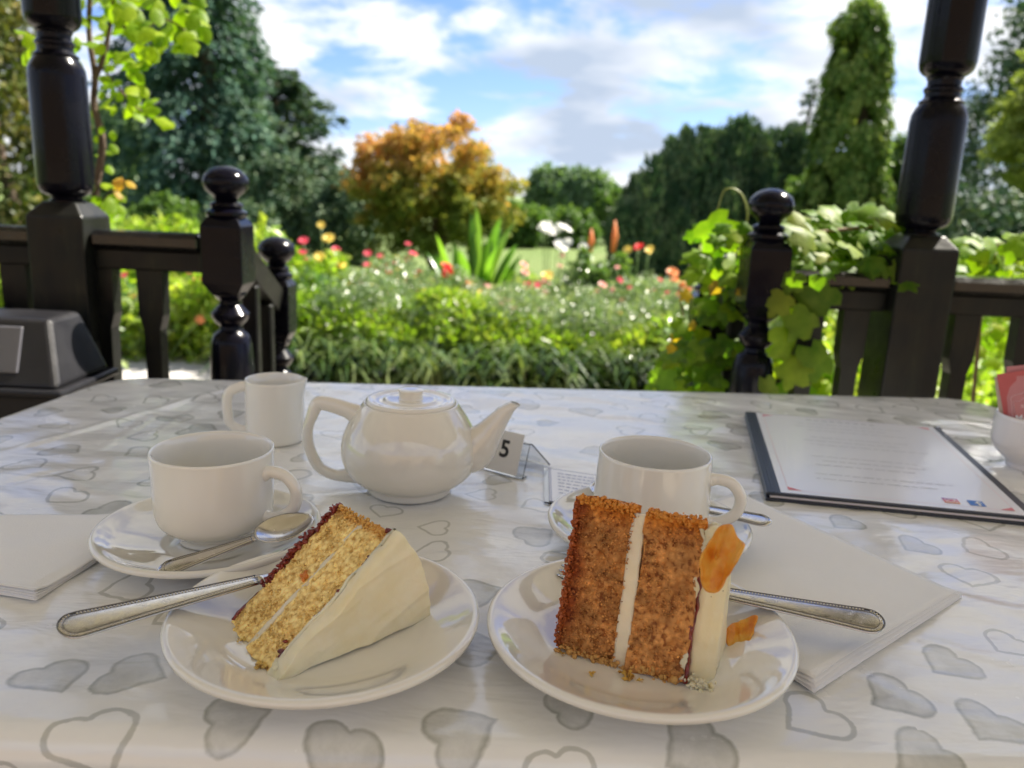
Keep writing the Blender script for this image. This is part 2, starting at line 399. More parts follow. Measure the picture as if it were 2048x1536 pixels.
# turned newels at the opening: floor -> square foot -> turned lower shaft -> upper block -> finial
def newel(label, x, y, zball, w=.068, z0=.102, short=0.):
    t = thing('newel_post', label, 'newel post', (x, y, z0)); H = zball-z0      # H = height of ball centre
    def blk(za, zb, name):
        s = w/2; c = .014; q = [(s*.62, za), (s, za+c*1.6), (s, zb-c), (s*.74, zb)]; V = []; F = []
        for r_, z_ in q: V += [(-r_, -r_, z_), (r_, -r_, z_), (r_, r_, z_), (-r_, r_, z_)]
        for i in range(3):
            for j in range(4): F.append((i*4+j, i*4+(j+1) % 4, (i+1)*4+(j+1) % 4, (i+1)*4+j))
        F += [(3, 2, 1, 0), (12, 13, 14, 15)]
        b = MB().add(V, F).build(name, MAT['black'], t, False); md = b.modifiers.new('b', 'BEVEL'); md.width = .0025; md.segments = 2
        return b
    bt = H-.055; bb = H-.185
    blk(bb, bt, 'upper_block'); blk(0, .22, 'foot_block')
    # lower shaft between blocks with rings
    L0, L1 = .215, bb+.004
    pr = [(w*.36, L0), (w*.46, L0+.015), (w*.36, L0+.03), (w*.30, L0+.04), (w*.44, L0+.07)]
    pr += [(w*.53, L0+.12), (w*.54, L1-.13), (w*.50, L1-.085), (w*.42, L1-.070), (w*.28, L1-.062), (w*.26, L1-.056), (w*.36, L1-.050), (w*.45, L1-.040), (w*.46, L1-.034), (w*.36, L1-.026), (w*.26, L1-.018), (w*.26, L1-.012), (w*.40, L1-.003), (w*.40, L1)]
    lathe_part('turned_shaft', pr, t)
    # neck rings + ball
    pr = [(w*.42, bt-.002), (w*.50, bt+.003), (w*.50, bt+.008), (w*.40, bt+.012), (w*.36, bt+.014), (w*.40, bt+.018), (w*.36, bt+.023), (w*.22, bt+.026), (w*.20, bt+.031)]
    lathe_part('neck', pr, t)
    a = np.linspace(-.92, math.pi/2, 16); rb = .0365
    pr = [(w*.20, H-.034), (w*.24, H-.031)]+[(rb*math.cos(q), H+.027*math.sin(q)) for q in a]
    pr[-1] = (0., pr[-1][1]); lathe_part('ball_finial', pr, t, n=48)
    return t
bl = PY(451, 365, YR); newel('turned black newel post with ball top left of the opening', bl[0], YR, bl[2])
br = PY(1543, 411, YR); newel('turned black newel post with ball top and vine, right of the opening', br[0], YR, br[2])
YS = 1.60
b2 = PY(553, 500, YS); newel('smaller black newel post on the step beyond the left newel', b2[0], YS, b2[2], z0=.0, w=.062)
b3 = PY(1424, 527, YS); newel('black step newel post almost hidden by vine leaves', b3[0], YS, b3[2], z0=.0, w=.062)
for (a, b, lab) in ((bl, b2, 'short sloping black handrail between the two left newels'), (br, b3, 'short sloping black handrail between the two right newels')):
    p0 = np.array([a[0], YR+.034, a[2]-.115]); p1 = np.array([b[0], YS-.03, b[2]-.10])
    t = thing('stair_handrail', lab, 'handrail', tuple(p0))
    d = p1-p0; b_ = MB()
    b_.tube([(0, 0, 0), d], [(.03, .022), (.03, .022)], 4, nrm=(.7, 0, .7)); b_.build('handrail', MAT['black2'], t, False)
    for f in (.35, .75):
        s_ = MB(); q = d*f; s_.box((q[0], q[1], q[2]-.30), (.03, .02, .55), .003).build('baluster', MAT['black2'], t, False)

# tall turned posts
def tall_post(label, x, zshoulder, zpx, w=.092):
    """zpx: z of groove pairs"""
    t = thing('veranda_post', label, 'post', (x, YR, .102)); z0 = .102
    s = w/2; zs = zshoulder-z0; q = [(s, 0), (s, zs), (s*.60, zs+.022)]; V = []; F = []
    for r_, z_ in q: V += [(-r_, -r_, z_), (r_, -r_, z_), (r_, r_, z_), (-r_, r_, z_)]
    for i in range(2):
        for j in range(4): F.append((i*4+j, i*4+(j+1) % 4, (i+1)*4+(j+1) % 4, (i+1)*4+j))
    F += [(3, 2, 1, 0), (8, 9, 10, 11)]
    b = MB().add(V, F).build('base_block', MAT['black2'], t, False); md = b.modifiers.new('b', 'BEVEL'); md.width = .003; md.segments = 2
    z = zs+.018; g1 = zpx[0]-z0; Rr = s*.87
    pr = [(Rr*.70, z), (Rr*.70, z+.006), (Rr*.58, z+.009), (Rr*.60, z+.012), (Rr*.92, z+.018), (Rr*1.04, z+.025), (Rr*1.08, z+.036), (Rr*1.06, g1-.030), (Rr*1.03, g1-.018), (Rr*.92, g1-.008), (Rr*.78, g1)]
    lathe_part('lower_shaft', pr, t)
    pr = [(Rr*.80, g1-.002), (Rr*.84, g1+.002), (Rr*.74, g1+.005), (Rr*.66, g1+.009), (Rr*.66, g1+.015), (Rr*.72, g1+.018), (Rr*.72, g1+.022), (Rr*.62, g1+.026), (Rr*.62, g1+.034), (Rr*.68, g1+.037), (Rr*.66, g1+.040)]
    lathe_part('collar', pr, t)
    pr = [(Rr*.66, g1+.039), (Rr*.86, g1+.044), (Rr*.98, g1+.050), (Rr*1.04, g1+.060), (Rr*1.04, g1+.45), (Rr*.95, g1+.50), (Rr*.7, g1+.51), (Rr*.7, g1+.53), (Rr*1.0, g1+.55), (Rr*1.0, 2.44)]
    lathe_part('upper_shaft', pr, t)
    return t
pl = PY(110, 425, YR-.046); xl = (PY(52, 450, YR-.046)[0]+PY(163, 450, YR-.046)[0])/2
tall_post('tall turned black veranda post by the flowering climber on the left', xl, PY(105, 432, YR-.046)[2], [PY(105, 114, YR)[2]])
xr = (PY(1797, 560, YR-.046)[0]+PY(1912, 560, YR-.046)[0])/2
tall_post('tall turned black veranda post beside the vine on the right', xr, PY(1860, 500, YR-.046)[2], [PY(1900, 208, YR)[2]])

def railing(label, x0, x1, ztop, bals, z0=.102):
    t = thing('railing', label, 'railing', ((x0+x1)/2, YR, z0)); cx = (x0+x1)/2; L = x1-x0
    MB().box((0, 0, ztop-z0-.015), (L, .066, .028), .007).build('top_rail', MAT['rail'], t, False)
    MB().box((0, 0, ztop-z0-.047), (L, .034, .034), .003).build('rail_fillet', MAT['black2'], t, False)
    MB().box((0, 0, .09), (L, .045, .05), .004).build('bottom_rail', MAT['black2'], t, False)
    h0, h1 = .115, ztop-z0-.064
    # flat sawn baluster, stepped outline
    hw = [(h0, .019), (h0+.10, .019), (h0+.14, .0125), (h1-.26, .0120), (h1-.10, .0140), (h1-.075, .0205), (h1, .0215)]
    V = []; F = []
    for z_, s_ in hw: V += [(-s_, -.014, z_), (s_, -.014, z_), (s_, .014, z_), (-s_, .014, z_)]
    for i in range(len(hw)-1):
        for j in range(4): F.append((i*4+j, i*4+(j+1) % 4, (i+1)*4+(j+1) % 4, (i+1)*4+j))
    F += [(3, 2, 1, 0), tuple(len(V)-4+j for j in range(4))]
    first = None
    for bx in bals:
        if first is None: first = MB().add(V, F).build('baluster', MAT['black2'], t, False); o = first
        else: o = link_copy(first, t)
        o.location = (bx-cx, 0, 0)
    return t
zl = PY(300, 465, YR-.033)[2]; zr = PY(1690, 544, YR-.033)[2]
railing('black railing between the left tall post and the left newel', xl+.046, bl[0]-.034, zl, [PY(308, 600, YR)[0], PY(205, 600, YR)[0]+.005])
railing('black railing running out of frame left of the tall post', xl-1.2, xl-.046, zl, [PY(47, 600, YR)[0]-.005-k*.118 for k in range(8)])
railing('black railing behind vine leaves, between right newel and tall post', br[0]+.034, xr-.046, zr, [br[0]+.034+.05, br[0]+.034+.125])
railing('black railing running out of frame right of the tall post', xr+.046, xr+1.2, zr, [xr+.095+k*.108 for k in range(9)])

# ------------------------------------------------------------------ foliage: trees
def tree(name, label, cat, base, mat, pts, trunk_r, trunk_h, group=None, trunkmat=None, limbs=None):
    """pts: V,F,v of crown in world space"""
    t = thing(name, label, cat, tuple(base), 0, group)
    V, F, v = pts
    mesh('crown', V-np.array(base), F, mat, t, False, {'v': ('POINT', 'FLOAT', v)})
    b = MB(); b.tube(rndpts([(0, 0, -.1), (.04*trunk_h, 0, trunk_h*.35), (-.02*trunk_h, .02*trunk_h, trunk_h*.7), (0, 0, trunk_h)], 4), np.linspace(trunk_r, trunk_r*.25, 13), 8)
    for L in (limbs or []):
        b.tube(rndpts(L, 4), np.linspace(trunk_r*.5, trunk_r*.08, (len(L)-1)*4+1), 6)
    b.build('trunk', trunkmat or MAT['bark'], t)
    return t
m = M('grey_brown_bark', (.10, .075, .055), .9, spec=.2); g = G(m); g.set('Base Color', g.ramp(g.noise(12, 5, .7, g.pos()), [(.3, (.05, .035, .025)), (.7, (.15, .11, .08))])); g.bump(g.noise(20, 5, .7, g.pos()), .8, .02); MAT['bark'] = m

def conifer(base, H, Rm, nb, seed, leafL, leafW, droop=.25, shape=1.0, z0=.05, per=60, spread=.35, flat=False):
    g_ = np.random.default_rng(seed); out = []; V_=[];D_=[];N_=[]
    for k in range(nb):
        f = z0+(1-z0)*((k+g_.random())/nb); az = g_.random()*2*math.pi
        rr = Rm*(1-f)**shape*(.75+.4*g_.random())+.12*Rm*.3
        if f < .25: rr *= (.6+1.6*f)
        h = H*f; u_ = np.array([math.cos(az), math.sin(az), 0]); n = max(8, int(per*(rr/Rm+.15)))
        t_ = g_.random(n)**.75; p = u_*(t_*rr)[:, None]; p[:, 2] = h - droop*rr*t_**1.6 + (0 if not flat else .12*rr*t_)
        side = np.array([-u_[1], u_[0], 0]); wd = spread*rr*(1.05-t_)+.08*Rm*.3
        p += side*(g_.normal(size=n)*wd*.5)[:, None]; p[:, 2] += g_.normal(size=n)*(.05 if flat else .10)*rr*.6 - np.abs(g_.normal(size=n))*.06*rr
        d = u_*.8+side*g_.normal(size=n)[:, None]*.5+np.stack([np.zeros(n), np.zeros(n), g_.normal(size=n)*.25-(.15 if flat else .45)], -1)
        V_.append(p); D_.append(d); N_.append(np.array([0, 0, 1.])+rdir(n, g_)*.7)
    P = np.concatenate(V_)+np.array(base); D = np.concatenate(D_); N = np.concatenate(N_); n = len(P)
    return leaves(P, D, N, leafL*(.6+.8*g_.random(n)), leafW*(.6+.8*g_.random(n)), seed)
def broad(base, cen, rad, ncl, per, seed, leafL, leafW, clr=.28, shell=.55, flatten=.8, bottom=-.9, layer=False):
    """clumps through an ellipsoid crown"""
    g_ = np.random.default_rng(seed); rad = np.array(rad, float); d = rdir(ncl, g_); d = d[d[:, 2] > bottom]; ncl = len(d)
    rr = shell+(1-shell)*g_.random(ncl)**.6; rr *= 1+.20*fbm(d*2.2+seed, seed)
    cc = d*rr[:, None]*rad; P = []; Nn = []
    for k in range(ncl):
        s = clr*(.6+.8*g_.random())*rad.mean(); q = rdir(per, g_)*(g_.random(per)**.45)[:, None]*s; q[:, 2] *= flatten*(.45 if layer else 1)
        P.append(cc[k]+q); Nn.append(q/s+np.array([0, 0, .5])+rdir(per, g_)*.6)
    P = np.concatenate(P)+np.array(cen); N = np.concatenate(Nn); n = len(P)
    D = rdir(n, g_)+np.array([0, 0, -.3])
    return leaves(P, D, N, leafL*(.6+.8*g_.random(n)), leafW*(.6+.8*g_.random(n)), seed)
def plumes(base, segs, seed, leafL, leafW, dens=1.):
    """upright plumes: list of (x,y,z0,z1,r)"""
    g_ = np.random.default_rng(seed); P = []; D = []; N = []
    for (x, y, z0, z1, r_) in segs:
        n = int(900*dens); t_ = g_.random(n); a = g_.random(n)*2*math.pi; prof = np.sin(np.clip(t_, 0, 1)*math.pi*.82+.35)**.8
        rr = r_*prof*(.7+.3*g_.random(n)); P.append(np.stack([x+rr*np.cos(a), y+rr*np.sin(a), z0+(z1-z0)*t_], -1))
        D.append(np.stack([np.cos(a)*.35, np.sin(a)*.35, .8+.3*g_.normal(size=n)], -1)); N.append(np.stack([np.cos(a), np.sin(a), .2+0*a], -1)+rdir(n, g_)*.6)
    P = np.concatenate(P); D = np.concatenate(D); N = np.concatenate(N); n = len(P)
    return leaves(P, D, N, leafL*(.6+.8*g_.random(n)), leafW*(.6+.8*g_.random(n)), seed)

FM = {
 'cedar': foliage_mat('blue_green_conifer', [(.1, (.025, .06, .045)), (.5, (.06, .125, .085)), (.9, (.14, .22, .14))], .15, .5, spec=.12),
 'dark': foliage_mat('dark_conifer', [(.1, (.020, .05, .028)), (.45, (.055, .105, .055)), (.8, (.17, .22, .12))], .12, .5, spec=.12),
 'darkcedar': foliage_mat('flat_cedar', [(.1, (.018, .045, .03)), (.55, (.05, .095, .055)), (.95, (.22, .26, .14))], .15, .5, spec=.12),
 'maple': foliage_mat('autumn_maple', [(.05, (.11, .16, .025)), (.28, (.22, .23, .04)), (.52, (.38, .26, .06)), (.78, (.46, .24, .10)), (.98, (.46, .20, .11))], .45, .6, (1.3, 1.1, .7), spec=.12),
 'mid': foliage_mat('mid_green_broadleaf', [(.1, (.03, .07, .015)), (.5, (.075, .14, .035)), (.9, (.16, .24, .06))], .35, spec=.12),
 'far': foliage_mat('hazy_far_green', [(.1, (.06, .11, .06)), (.5, (.11, .18, .09)), (.9, (.20, .28, .14))], .3, spec=.12),  # haze of distance is mixed into these leaf colours
 'ivy': foliage_mat('ivy_on_trunk', [(.1, (.04, .09, .015)), (.5, (.12, .20, .04)), (.9, (.30, .34, .09))], .4, .35, spec=.12),
 'yellow': foliage_mat('yellow_green_needles', [(.1, (.10, .14, .03)), (.5, (.22, .27, .06)), (.9, (.40, .42, .12))], .4, .5, spec=.12),
 'olive': foliage_mat('olive_leaves', [(.1, (.03, .05, .012)), (.5, (.08, .10, .025)), (.9, (.22, .18, .05))], .3, .4, spec=.12),
}
def at(px, py, D): return PY(px, py, D)
def gbase(px, D):
    x = PY(px, 500, D)[0]; return np.array([x, D, float(ground_z(x, D))])
def HZ(px, py, D): return PY(px, py, D)[2]
def mpp(D): return D*.97/FPX     # metres per photo pixel
# big blue-green conifer
b = gbase(400, 27); H = HZ(410, -520, 27)-b[2]
tree('conifer_tree', 'huge blue-green conifer rising out of frame beside the climber', 'tree', b, FM['cedar'], conifer(b, H, 3.0, 430, 1, .30, .13, .30, .45, .02, 85, .4), .35, H*.95)
b = gbase(560, 31); H = HZ(575, 125, 31)-b[2]
tree('cedar_tree', 'dark flat-layered cedar between the big conifer and the orange tree', 'tree', b, FM['darkcedar'], conifer(b, H, 3.5, 120, 2, .26, .16, .10, .42, .12, 170, .5, True), .35, H*.9)
for i, (px, hw, ty, D, lab) in enumerate(((690, 75, 352, 24, 'dark rounded yew bush at the left foot of the orange tree'), (560, 80, 300, 25, 'dark green bush in front of the flat-layered cedar'), (330, 60, 390, 18, 'green shrub mass below the big conifer'), (480, 70, 400, 20, 'dark shrub beneath the big conifer, behind the left newel'))):
    b = gbase(px, D); top = HZ(px, ty, D)
    tree('evergreen_shrub', lab, 'shrub', b, FM['dark'] if i != 2 else FM['mid'], broad(b, (b[0], D, (top+b[2])/2), (hw*mpp(D), hw*mpp(D), (top-b[2])/2), 150, 80, 30+i, .16, .09, .26, .6, 1., -1.), .10, (top-b[2])*.6)
# autumn maple
b = gbase(865, 20); top = HZ(865, 228, 20); bot = HZ(865, 505, 20); cz = (top+bot)/2
limbs = [[(0, 0, .3), (sx*.4, sy*.3, 1.2), (sx*.9, sy*.6, 2.0), (sx*1.2, sy*.8, 2.5)] for sx, sy in ((-1, .2), (-.5, -.5), (.4, .5), (1.05, -.2), (.1, -.9), (.7, .8), (-.8, -.9))]
mv = broad(b, (b[0], 20, cz-.10), (165*mpp(20), 165*mpp(20), (top-bot)/2*1.0), 230, 85, 5, .14, .11, .17, .38, .7, -.95, False)
zr_ = (mv[0][:, 2]-bot)/(top-bot)+.35*(1-np.clip((mv[0][:, 0]-b[0]+1.9)/1.2, 0, 1)); mv = (mv[0], mv[1], np.clip(-.62+1.45*zr_+.5*(mv[2]-.5), -.6, 1.2))
tree('maple_tree', 'rounded maple turning orange and gold at the lawn edge', 'tree', b, FM['maple'], mv, .16, 3.2, limbs=limbs)
for i, (px, hw, ty, D, mt, lab) in enumerate((
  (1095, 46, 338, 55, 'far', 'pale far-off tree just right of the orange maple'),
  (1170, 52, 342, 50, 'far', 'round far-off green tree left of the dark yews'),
  (1225, 40, 385, 42, 'mid', 'far green tree at the left foot of the dark yews'),
  (1030, 55, 410, 36, 'mid', 'low dark tree under the right side of the maple'),
  (1130, 60, 425, 38, 'mid', 'low far hedge-like tree behind the white flowers'),
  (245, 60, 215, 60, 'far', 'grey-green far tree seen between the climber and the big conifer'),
  (20, 120, -60, 13, 'olive', 'olive-green tree behind the left tall post'),
  (120, 70, 330, 16, 'mid', 'green shrubby tree behind the base of the climber'),
  (1790, 50, 275, 27, 'mid', 'light green tree between ivy column and right tall post'),
  (1640, 90, 330, 25, 'mid', 'green tree at the foot of the ivy column'),
  (2010, 130, -40, 24, 'dark', 'dark tree behind the yellow-green one at the right edge'),
  (1960, 120, 395, 18, 'dark', 'dark low hedge tree under the yellow-green branches'),
  )):
    b = gbase(px, D); top = HZ(px, ty, D); hz = (top-b[2])/2
    tree('broadleaf_tree', lab, 'tree', b, FM[mt], broad(b, (b[0], D, b[2]+hz*1.05), (hw*mpp(D), hw*mpp(D)*1.0, hz), 130, 75, 60+i, .007*D+.04, .004*D+.03, .27, .55, .9, -1.), .12+.002*D, hz*1.5)
# yews
g_ = np.random.default_rng(9)
for i, (px, hw, ty, lab) in enumerate(((1285, 62, 318, 'dark upright yew, lowest and leftmost of the clump'), (1365, 66, 240, 'dark upright yew second from the left in the clump'), (1450, 62, 215, 'dark upright yew in the middle of the clump'), (1530, 60, 225, 'dark upright yew next to the gappy pine'))):
    D = 26+i*.6; b = gbase(px, D); top = HZ(px, ty, D); segs = []
    for k in range(22):
        ox = g_.uniform(-1, 1); oy = g_.uniform(-1, 1); tz = top-(abs(ox)**1.5)*1.0-g_.random()*.7 - (0.9 if i == 0 and ox < 0 else 0)*abs(ox)
        segs.append((b[0]+ox*hw*mpp(D), D+oy*hw*mpp(D), b[2]+.05+g_.random()*(tz-b[2])*.45, tz, .28+.2*g_.random()))
    for k in range(10):
        ox = g_.uniform(-1, 1); segs.append((b[0]+ox*hw*mpp(D), D-g_.random()*hw*mpp(D), b[2], b[2]+(top-b[2])*.6, .45))
    tree('yew_tree', lab, 'tree', b, FM['dark'], plumes(b, segs, 90+i, .22, .10, .62), .25, (top-b[2])*.8, 'dark upright yews in a clump')
b = gbase(1592, 30); H = HZ(1592, 148, 30)-b[2]
tree('pine_tree', 'gappy dark pine with sky showing through, beside the ivy column', 'tree', b, FM['dark'], conifer(b, H, 1.75, 75, 12, .20, .09, .05, .55, .25, 55, .35), .14, H*.97)
# ivy-clad columnar tree
D = 24; b = gbase(1700, D); g_ = np.random.default_rng(14); P = []; Dn = []; N = []
ty0, ty1 = HZ(1720, 2, D), b[2]; nc_ = 420; fz = g_.random(nc_)**.9; ca = g_.random(nc_)*2*math.pi; wid = np.interp(fz, [0, .25, .45, .7, .88, 1], [92, 78, 56, 48, 40, 22])*mpp(D)*(1+.22*fbm(np.stack([np.cos(ca)*1.3, np.sin(ca)*1.3, fz*9], -1), 4, 2))
xc = PY(1690, 400, D)[0]+(PY(1727, 60, D)[0]-PY(1690, 400, D)[0])*fz+np.where((fz > .93) & (g_.random(nc_) < .4), -.30, 0.)
cc_ = np.stack([xc+wid*np.cos(ca), D+wid*np.sin(ca), ty1+(ty0-ty1)*fz], -1); per_ = 62; s_ = g_.uniform(.14, .34, nc_)*(1.15-.4*fz)
q = rdir(nc_*per_, g_)*(g_.random(nc_*per_)**.5)[:, None]*np.repeat(s_, per_)[:, None]; q[:, 2] *= 1.5; q[:, 2] -= .12
P = np.repeat(cc_, per_, 0)+q; n = len(P); a = np.repeat(ca, per_); Dn = np.stack([np.cos(a)*.5, np.sin(a)*.5, -.9+.4*g_.normal(size=n)], -1); N = np.stack([np.cos(a), np.sin(a), .5+0*a], -1)+rdir(n, g_)*.5
tree('ivy_clad_tree', 'tall columnar ivy-clad tree rising above the others on the right', 'tree', b, FM['ivy'], leaves(P, Dn, N, .12+.12*g_.random(n), .07+.07*g_.random(n), 3), .35, (ty0-ty1)*.93)
# yellow-green tree, right edge
D = 12.5; b = gbase(2080, D); top = HZ(2060, 60, D); hz = HZ(2000, 410, D)
tree('yellow_conifer', 'yellow-green feathery tree at the right edge behind the tall post', 'tree', b, FM['yellow'], broad(b, (b[0]+.35, D, (top+hz)/2), (150*mpp(D), 1.3, (top-hz)/2), 130, 260, 77, .13, .05, .26, .6, .45, -1., True), .12, top-b[2]-.5)

# ------------------------------------------------------------------ garden border
FM['bed'] = foliage_mat('border_leaves', [(.08, (.04, .10, .02)), (.4, (.12, .21, .045)), (.7, (.22, .29, .09)), (.95, (.34, .37, .20))], .35, .28)
FM['lime'] = foliage_mat('lime_leaves', [(.1, (.10, .19, .015)), (.5, (.24, .36, .03)), (.9, (.42, .44, .08))], .45, .35)
FM['blade'] = foliage_mat('glossy_blades', [(.1, (.012, .03, .006)), (.5, (.05, .095, .018)), (.9, (.24, .28, .11))], .25, .17, spec=.9)
def cover(name, label, cat, x0, x1, y0, y1, hfun, n, L, W, mat, seed, depth=.25, up=.4):
    g_ = np.random.default_rng(seed); x = g_.uniform(x0, x1, n); y = g_.uniform(y0, y1, n); gz = ground_z(x, y)
    h = hfun(x, y)*(1+.34*fbm(np.stack([x*2.2, y*2.2, 0*x], -1), seed)); z = gz+h-depth*g_.random(n)**1.5
    D = rdir(n, g_)+np.array([0, 0, up]); N = rdir(n, g_)*.8+np.array([0, -.2, .9])
    V, F, v = leaves(np.stack([x, y, z], -1), D, N, L*(.5+g_.random(n)), W*(.5+g_.random(n)), seed)
    return tag(mesh(name, V, F, mat, None, False, {'v': ('POINT', 'FLOAT', v)}), label, None, kind='stuff')
cover('border_foliage', 'mixed green border foliage', None, -1.6, 3.6, 5.1, 9.8, lambda x, y: .40+.012*(y-5)+.08*np.sin(x*2.3+y), 46000, .075, .040, FM['bed'], 21, .35)
cover('low_edging_foliage', 'grey-green edging plants', None, -1.5, 2.2, 4.75, 6.0, lambda x, y: .40+.02*y, 30000, .035, .014, foliage_mat('grey_green_edging', [(.1, (.07, .13, .05)), (.5, (.16, .23, .10)), (.9, (.34, .38, .24))], .3, .3), 22, .22)
cover('bush_foliage', 'bright lime bush behind the left railing', None, -4.6, -1.35, 4.75, 6.6, lambda x, y: .62+.06*(y-4.7), 34000, .07, .045, FM['lime'], 23, .55)
cover('rough_grass', 'rough grass and foliage right of the vine', None, 1.6, 5.5, 3.6, 7.5, lambda x, y: .55+.05*(y-3.6), 30000, .06, .035, FM['lime'], 24, .5)
# strappy hedge of arching blades
def blades(name, x0, x1, y0, y1, z_, n, Lr, W, mat, seed, arch=1.):
    g_ = np.random.default_rng(seed); x = g_.uniform(x0, x1, n); y = g_.uniform(y0, y1, n); gz = ground_z(x, y)+z_*g_.random(n)
    a = g_.random(n)*2*math.pi; L = Lr*(.6+.7*g_.random(n)); k = 5; segs = []
    u_ = np.stack([np.cos(a), np.sin(a), 0*a], -1); sd_ = np.stack([-np.sin(a), np.cos(a), 0*a], -1)
    for i in range(k+1):
        t = i/k; out = L*arch*(.15*t+.62*t*t); hh = L*(1.05*t-.75*arch*t*t*t)
        c = np.stack([x, y, gz], -1)+u_*out[:, None]; c[:, 2] += hh; w_ = W*(1-.85*t**2)
        segs.append(c+sd_*w_/2); segs.append(c-sd_*w_/2)
    V = np.stack(segs, 1).reshape(-1, 3); bse = (np.arange(n)*(2*(k+1)))[:, None, None]
    F = (bse+np.array([[2*i, 2*i+1, 2*i+3, 2*i+2] for i in range(k)])[None]).reshape(-1, 4)
    return mesh(name, V, F, mat, None, False, {'v': ('POINT', 'FLOAT', np.repeat(g_.random(n), 2*(k+1)))})
tag(blades('lilyturf_hedge', -1.6, 1.25, 4.42, 4.80, .20, 2600, .33, .022, FM['blade'], 31), 'low hedge of arching strappy leaves along the border edge', None, kind='stuff')
cover('hedge_top_foliage', 'yellow-green tips over the strappy hedge', None, -1.6, 1.3, 4.65, 5.15, lambda x, y: .44, 9000, .055, .022, FM['lime'], 32, .10)

# big canna clump
MAT['canna'] = foliage_mat('canna_leaf', [(.1, (.05, .13, .02)), (.5, (.11, .24, .03)), (.9, (.24, .38, .06))], .5, .28)
bc = gbase(945, 6.4); t = thing('canna_plant', 'tall broad-leaved canna clump standing above the border', 'plant', tuple(bc)); g_ = np.random.default_rng(4)
def blade_leaf(L, W, bend, k=7):
    V = []; F = []
    for i in range(k+1):
        t_ = i/k; w_ = W*math.sin(min(1, t_*1.15+.12)*math.pi)**.7*.5; out = L*(.35*t_+bend*t_*t_); h = L*(t_*.95-bend*.55*t_*t_)
        V += [(out, -w_, h+.25*w_), (out, 0, h), (out, w_, h+.25*w_)]
    for i in range(k):
        for j in (0, 1): F.append((i*3+j, i*3+j+1, i*3+j+4, i*3+j+3))
    return V, F
targets = [(940, 395, .5), (1040, 430, .5), (1020, 415, .3), (850, 450, .6), (880, 500, .6), (1060, 500, .6), (985, 440, .4), (1000, 470, .4), (910, 470, .5), (1050, 470, .45), (860, 560, .6), (1020, 560, .5), (960, 520, .5), (900, 590, .4), (930, 560, .6), (1000, 600, .6)]
for i, (px, py, h0) in enumerate(targets*3):
    tip = PY(px+g_.uniform(-12, 12), py+(0 if i < len(targets) else g_.uniform(10, 60)), 6.4+g_.uniform(-.3, .3))-bc; foot = np.array([tip[0]*.30+g_.uniform(-.05, .05), g_.uniform(-.1, .1), max(.08, tip[2]-g_.uniform(.50, .75))])
    k = 8; tq = np.linspace(0, 1, k+1)[:, None]; ctl = foot*.45+tip*.55+np.array([-(tip[0]-foot[0])*.25, 0, .10]); cl_ = foot*(1-tq)**2+2*ctl*tq*(1-tq)+tip*tq**2
    dv_ = np.gradient(cl_, axis=0); vw = np.array([g_.normal()*.5, -1, .2+.3*g_.normal()]); sd_ = np.cross(dv_, vw); sd_ /= np.linalg.norm(sd_, axis=1)[:, None]; wl = (.030+.020*g_.random())*np.sin(np.clip(tq*1.1+.10, 0, 1)*math.pi)**.7
    nf = np.cross(sd_, dv_); nf /= np.linalg.norm(nf, axis=1)[:, None]; V = np.stack([cl_-sd_*wl+nf*wl*.35, cl_, cl_+sd_*wl+nf*wl*.35], 1).reshape(-1, 3); F = [(a*3+b, a*3+b+1, a*3+b+4, a*3+b+3) for a in range(k) for b in (0, 1)]
    mesh('leaf', V, F, MAT['canna'], t, True, {'v': ('POINT', 'FLOAT', np.full(len(V), g_.random()))})
MB().tube([(0, 0, 0), (.02, 0, .5), (0, 0, 1.0)], [.02, .016, .01], 8).build('stem', MAT['canna'], t)
# cannas need the v attribute on the stem too: constant material is fine

# flowering plants in the border
def petal_mat(name, c): 
    m = M(name, c, .5, spec=.3); g = G(m); g.set('Base Color', g.mix(g.noise(30, 2, .5, g.obj()), tuple(x*.75 for x in c), tuple(min(1, x*1.15) for x in c)))
    tr = g.n('ShaderNodeBsdfTranslucent', {0: (*c, 1)}); mx = g.n('ShaderNodeMixShader', {0: .35}); g.t.links.new(g.b.outputs[0], mx.inputs[1]); g.t.links.new(tr.outputs[0], mx.inputs[2]); g.t.links.new(mx.outputs[0], g.t.nodes['Material Output'].inputs[0]); return m
PM = {'pink': petal_mat('pink_petals', (.75, .09, .14)), 'yellow': petal_mat('yellow_petals', (.80, .62, .14)), 'orange': petal_mat('orange_petals', (.80, .33, .12)), 'white': petal_mat('white_petals', (.85, .84, .78)), 'red': petal_mat('red_petals', (.70, .025, .02)), 'blush': petal_mat('blush_petals', (.82, .42, .36))}
MAT['stem'] = M('green_stem', (.10, .17, .04), .5)
def flower_V(r_, rings=2, n=9):
    V = []; F = []
    for k in range(rings):
        rr = r_*(1-.38*k); up = .18+.45*k
        for j in range(n):
            a = (j+.5*k)/n*2*math.pi; w_ = rr*.36; u_ = np.array([math.cos(a), math.sin(a), 0]); s_ = np.array([-math.sin(a), math.cos(a), 0]); b0 = len(V)
            V += [u_*rr*.06, u_*rr*.6+s_*w_+np.array([0, 0, rr*up*.6]), u_*rr+np.array([0, 0, rr*up]), u_*rr*.6-s_*w_+np.array([0, 0, rr*up*.6])]; F.append((b0, b0+1, b0+2, b0+3))
    return V, F
flower_mesh = {}
def get_flower(col, r_):
    k = (col, round(r_, 3))
    if k not in flower_mesh:
        V, F = flower_V(r_); o = mesh('flower', V, F, PM[col], None, False); C.objects.unlink(o); flower_mesh[k] = o
    return flower_mesh[k]
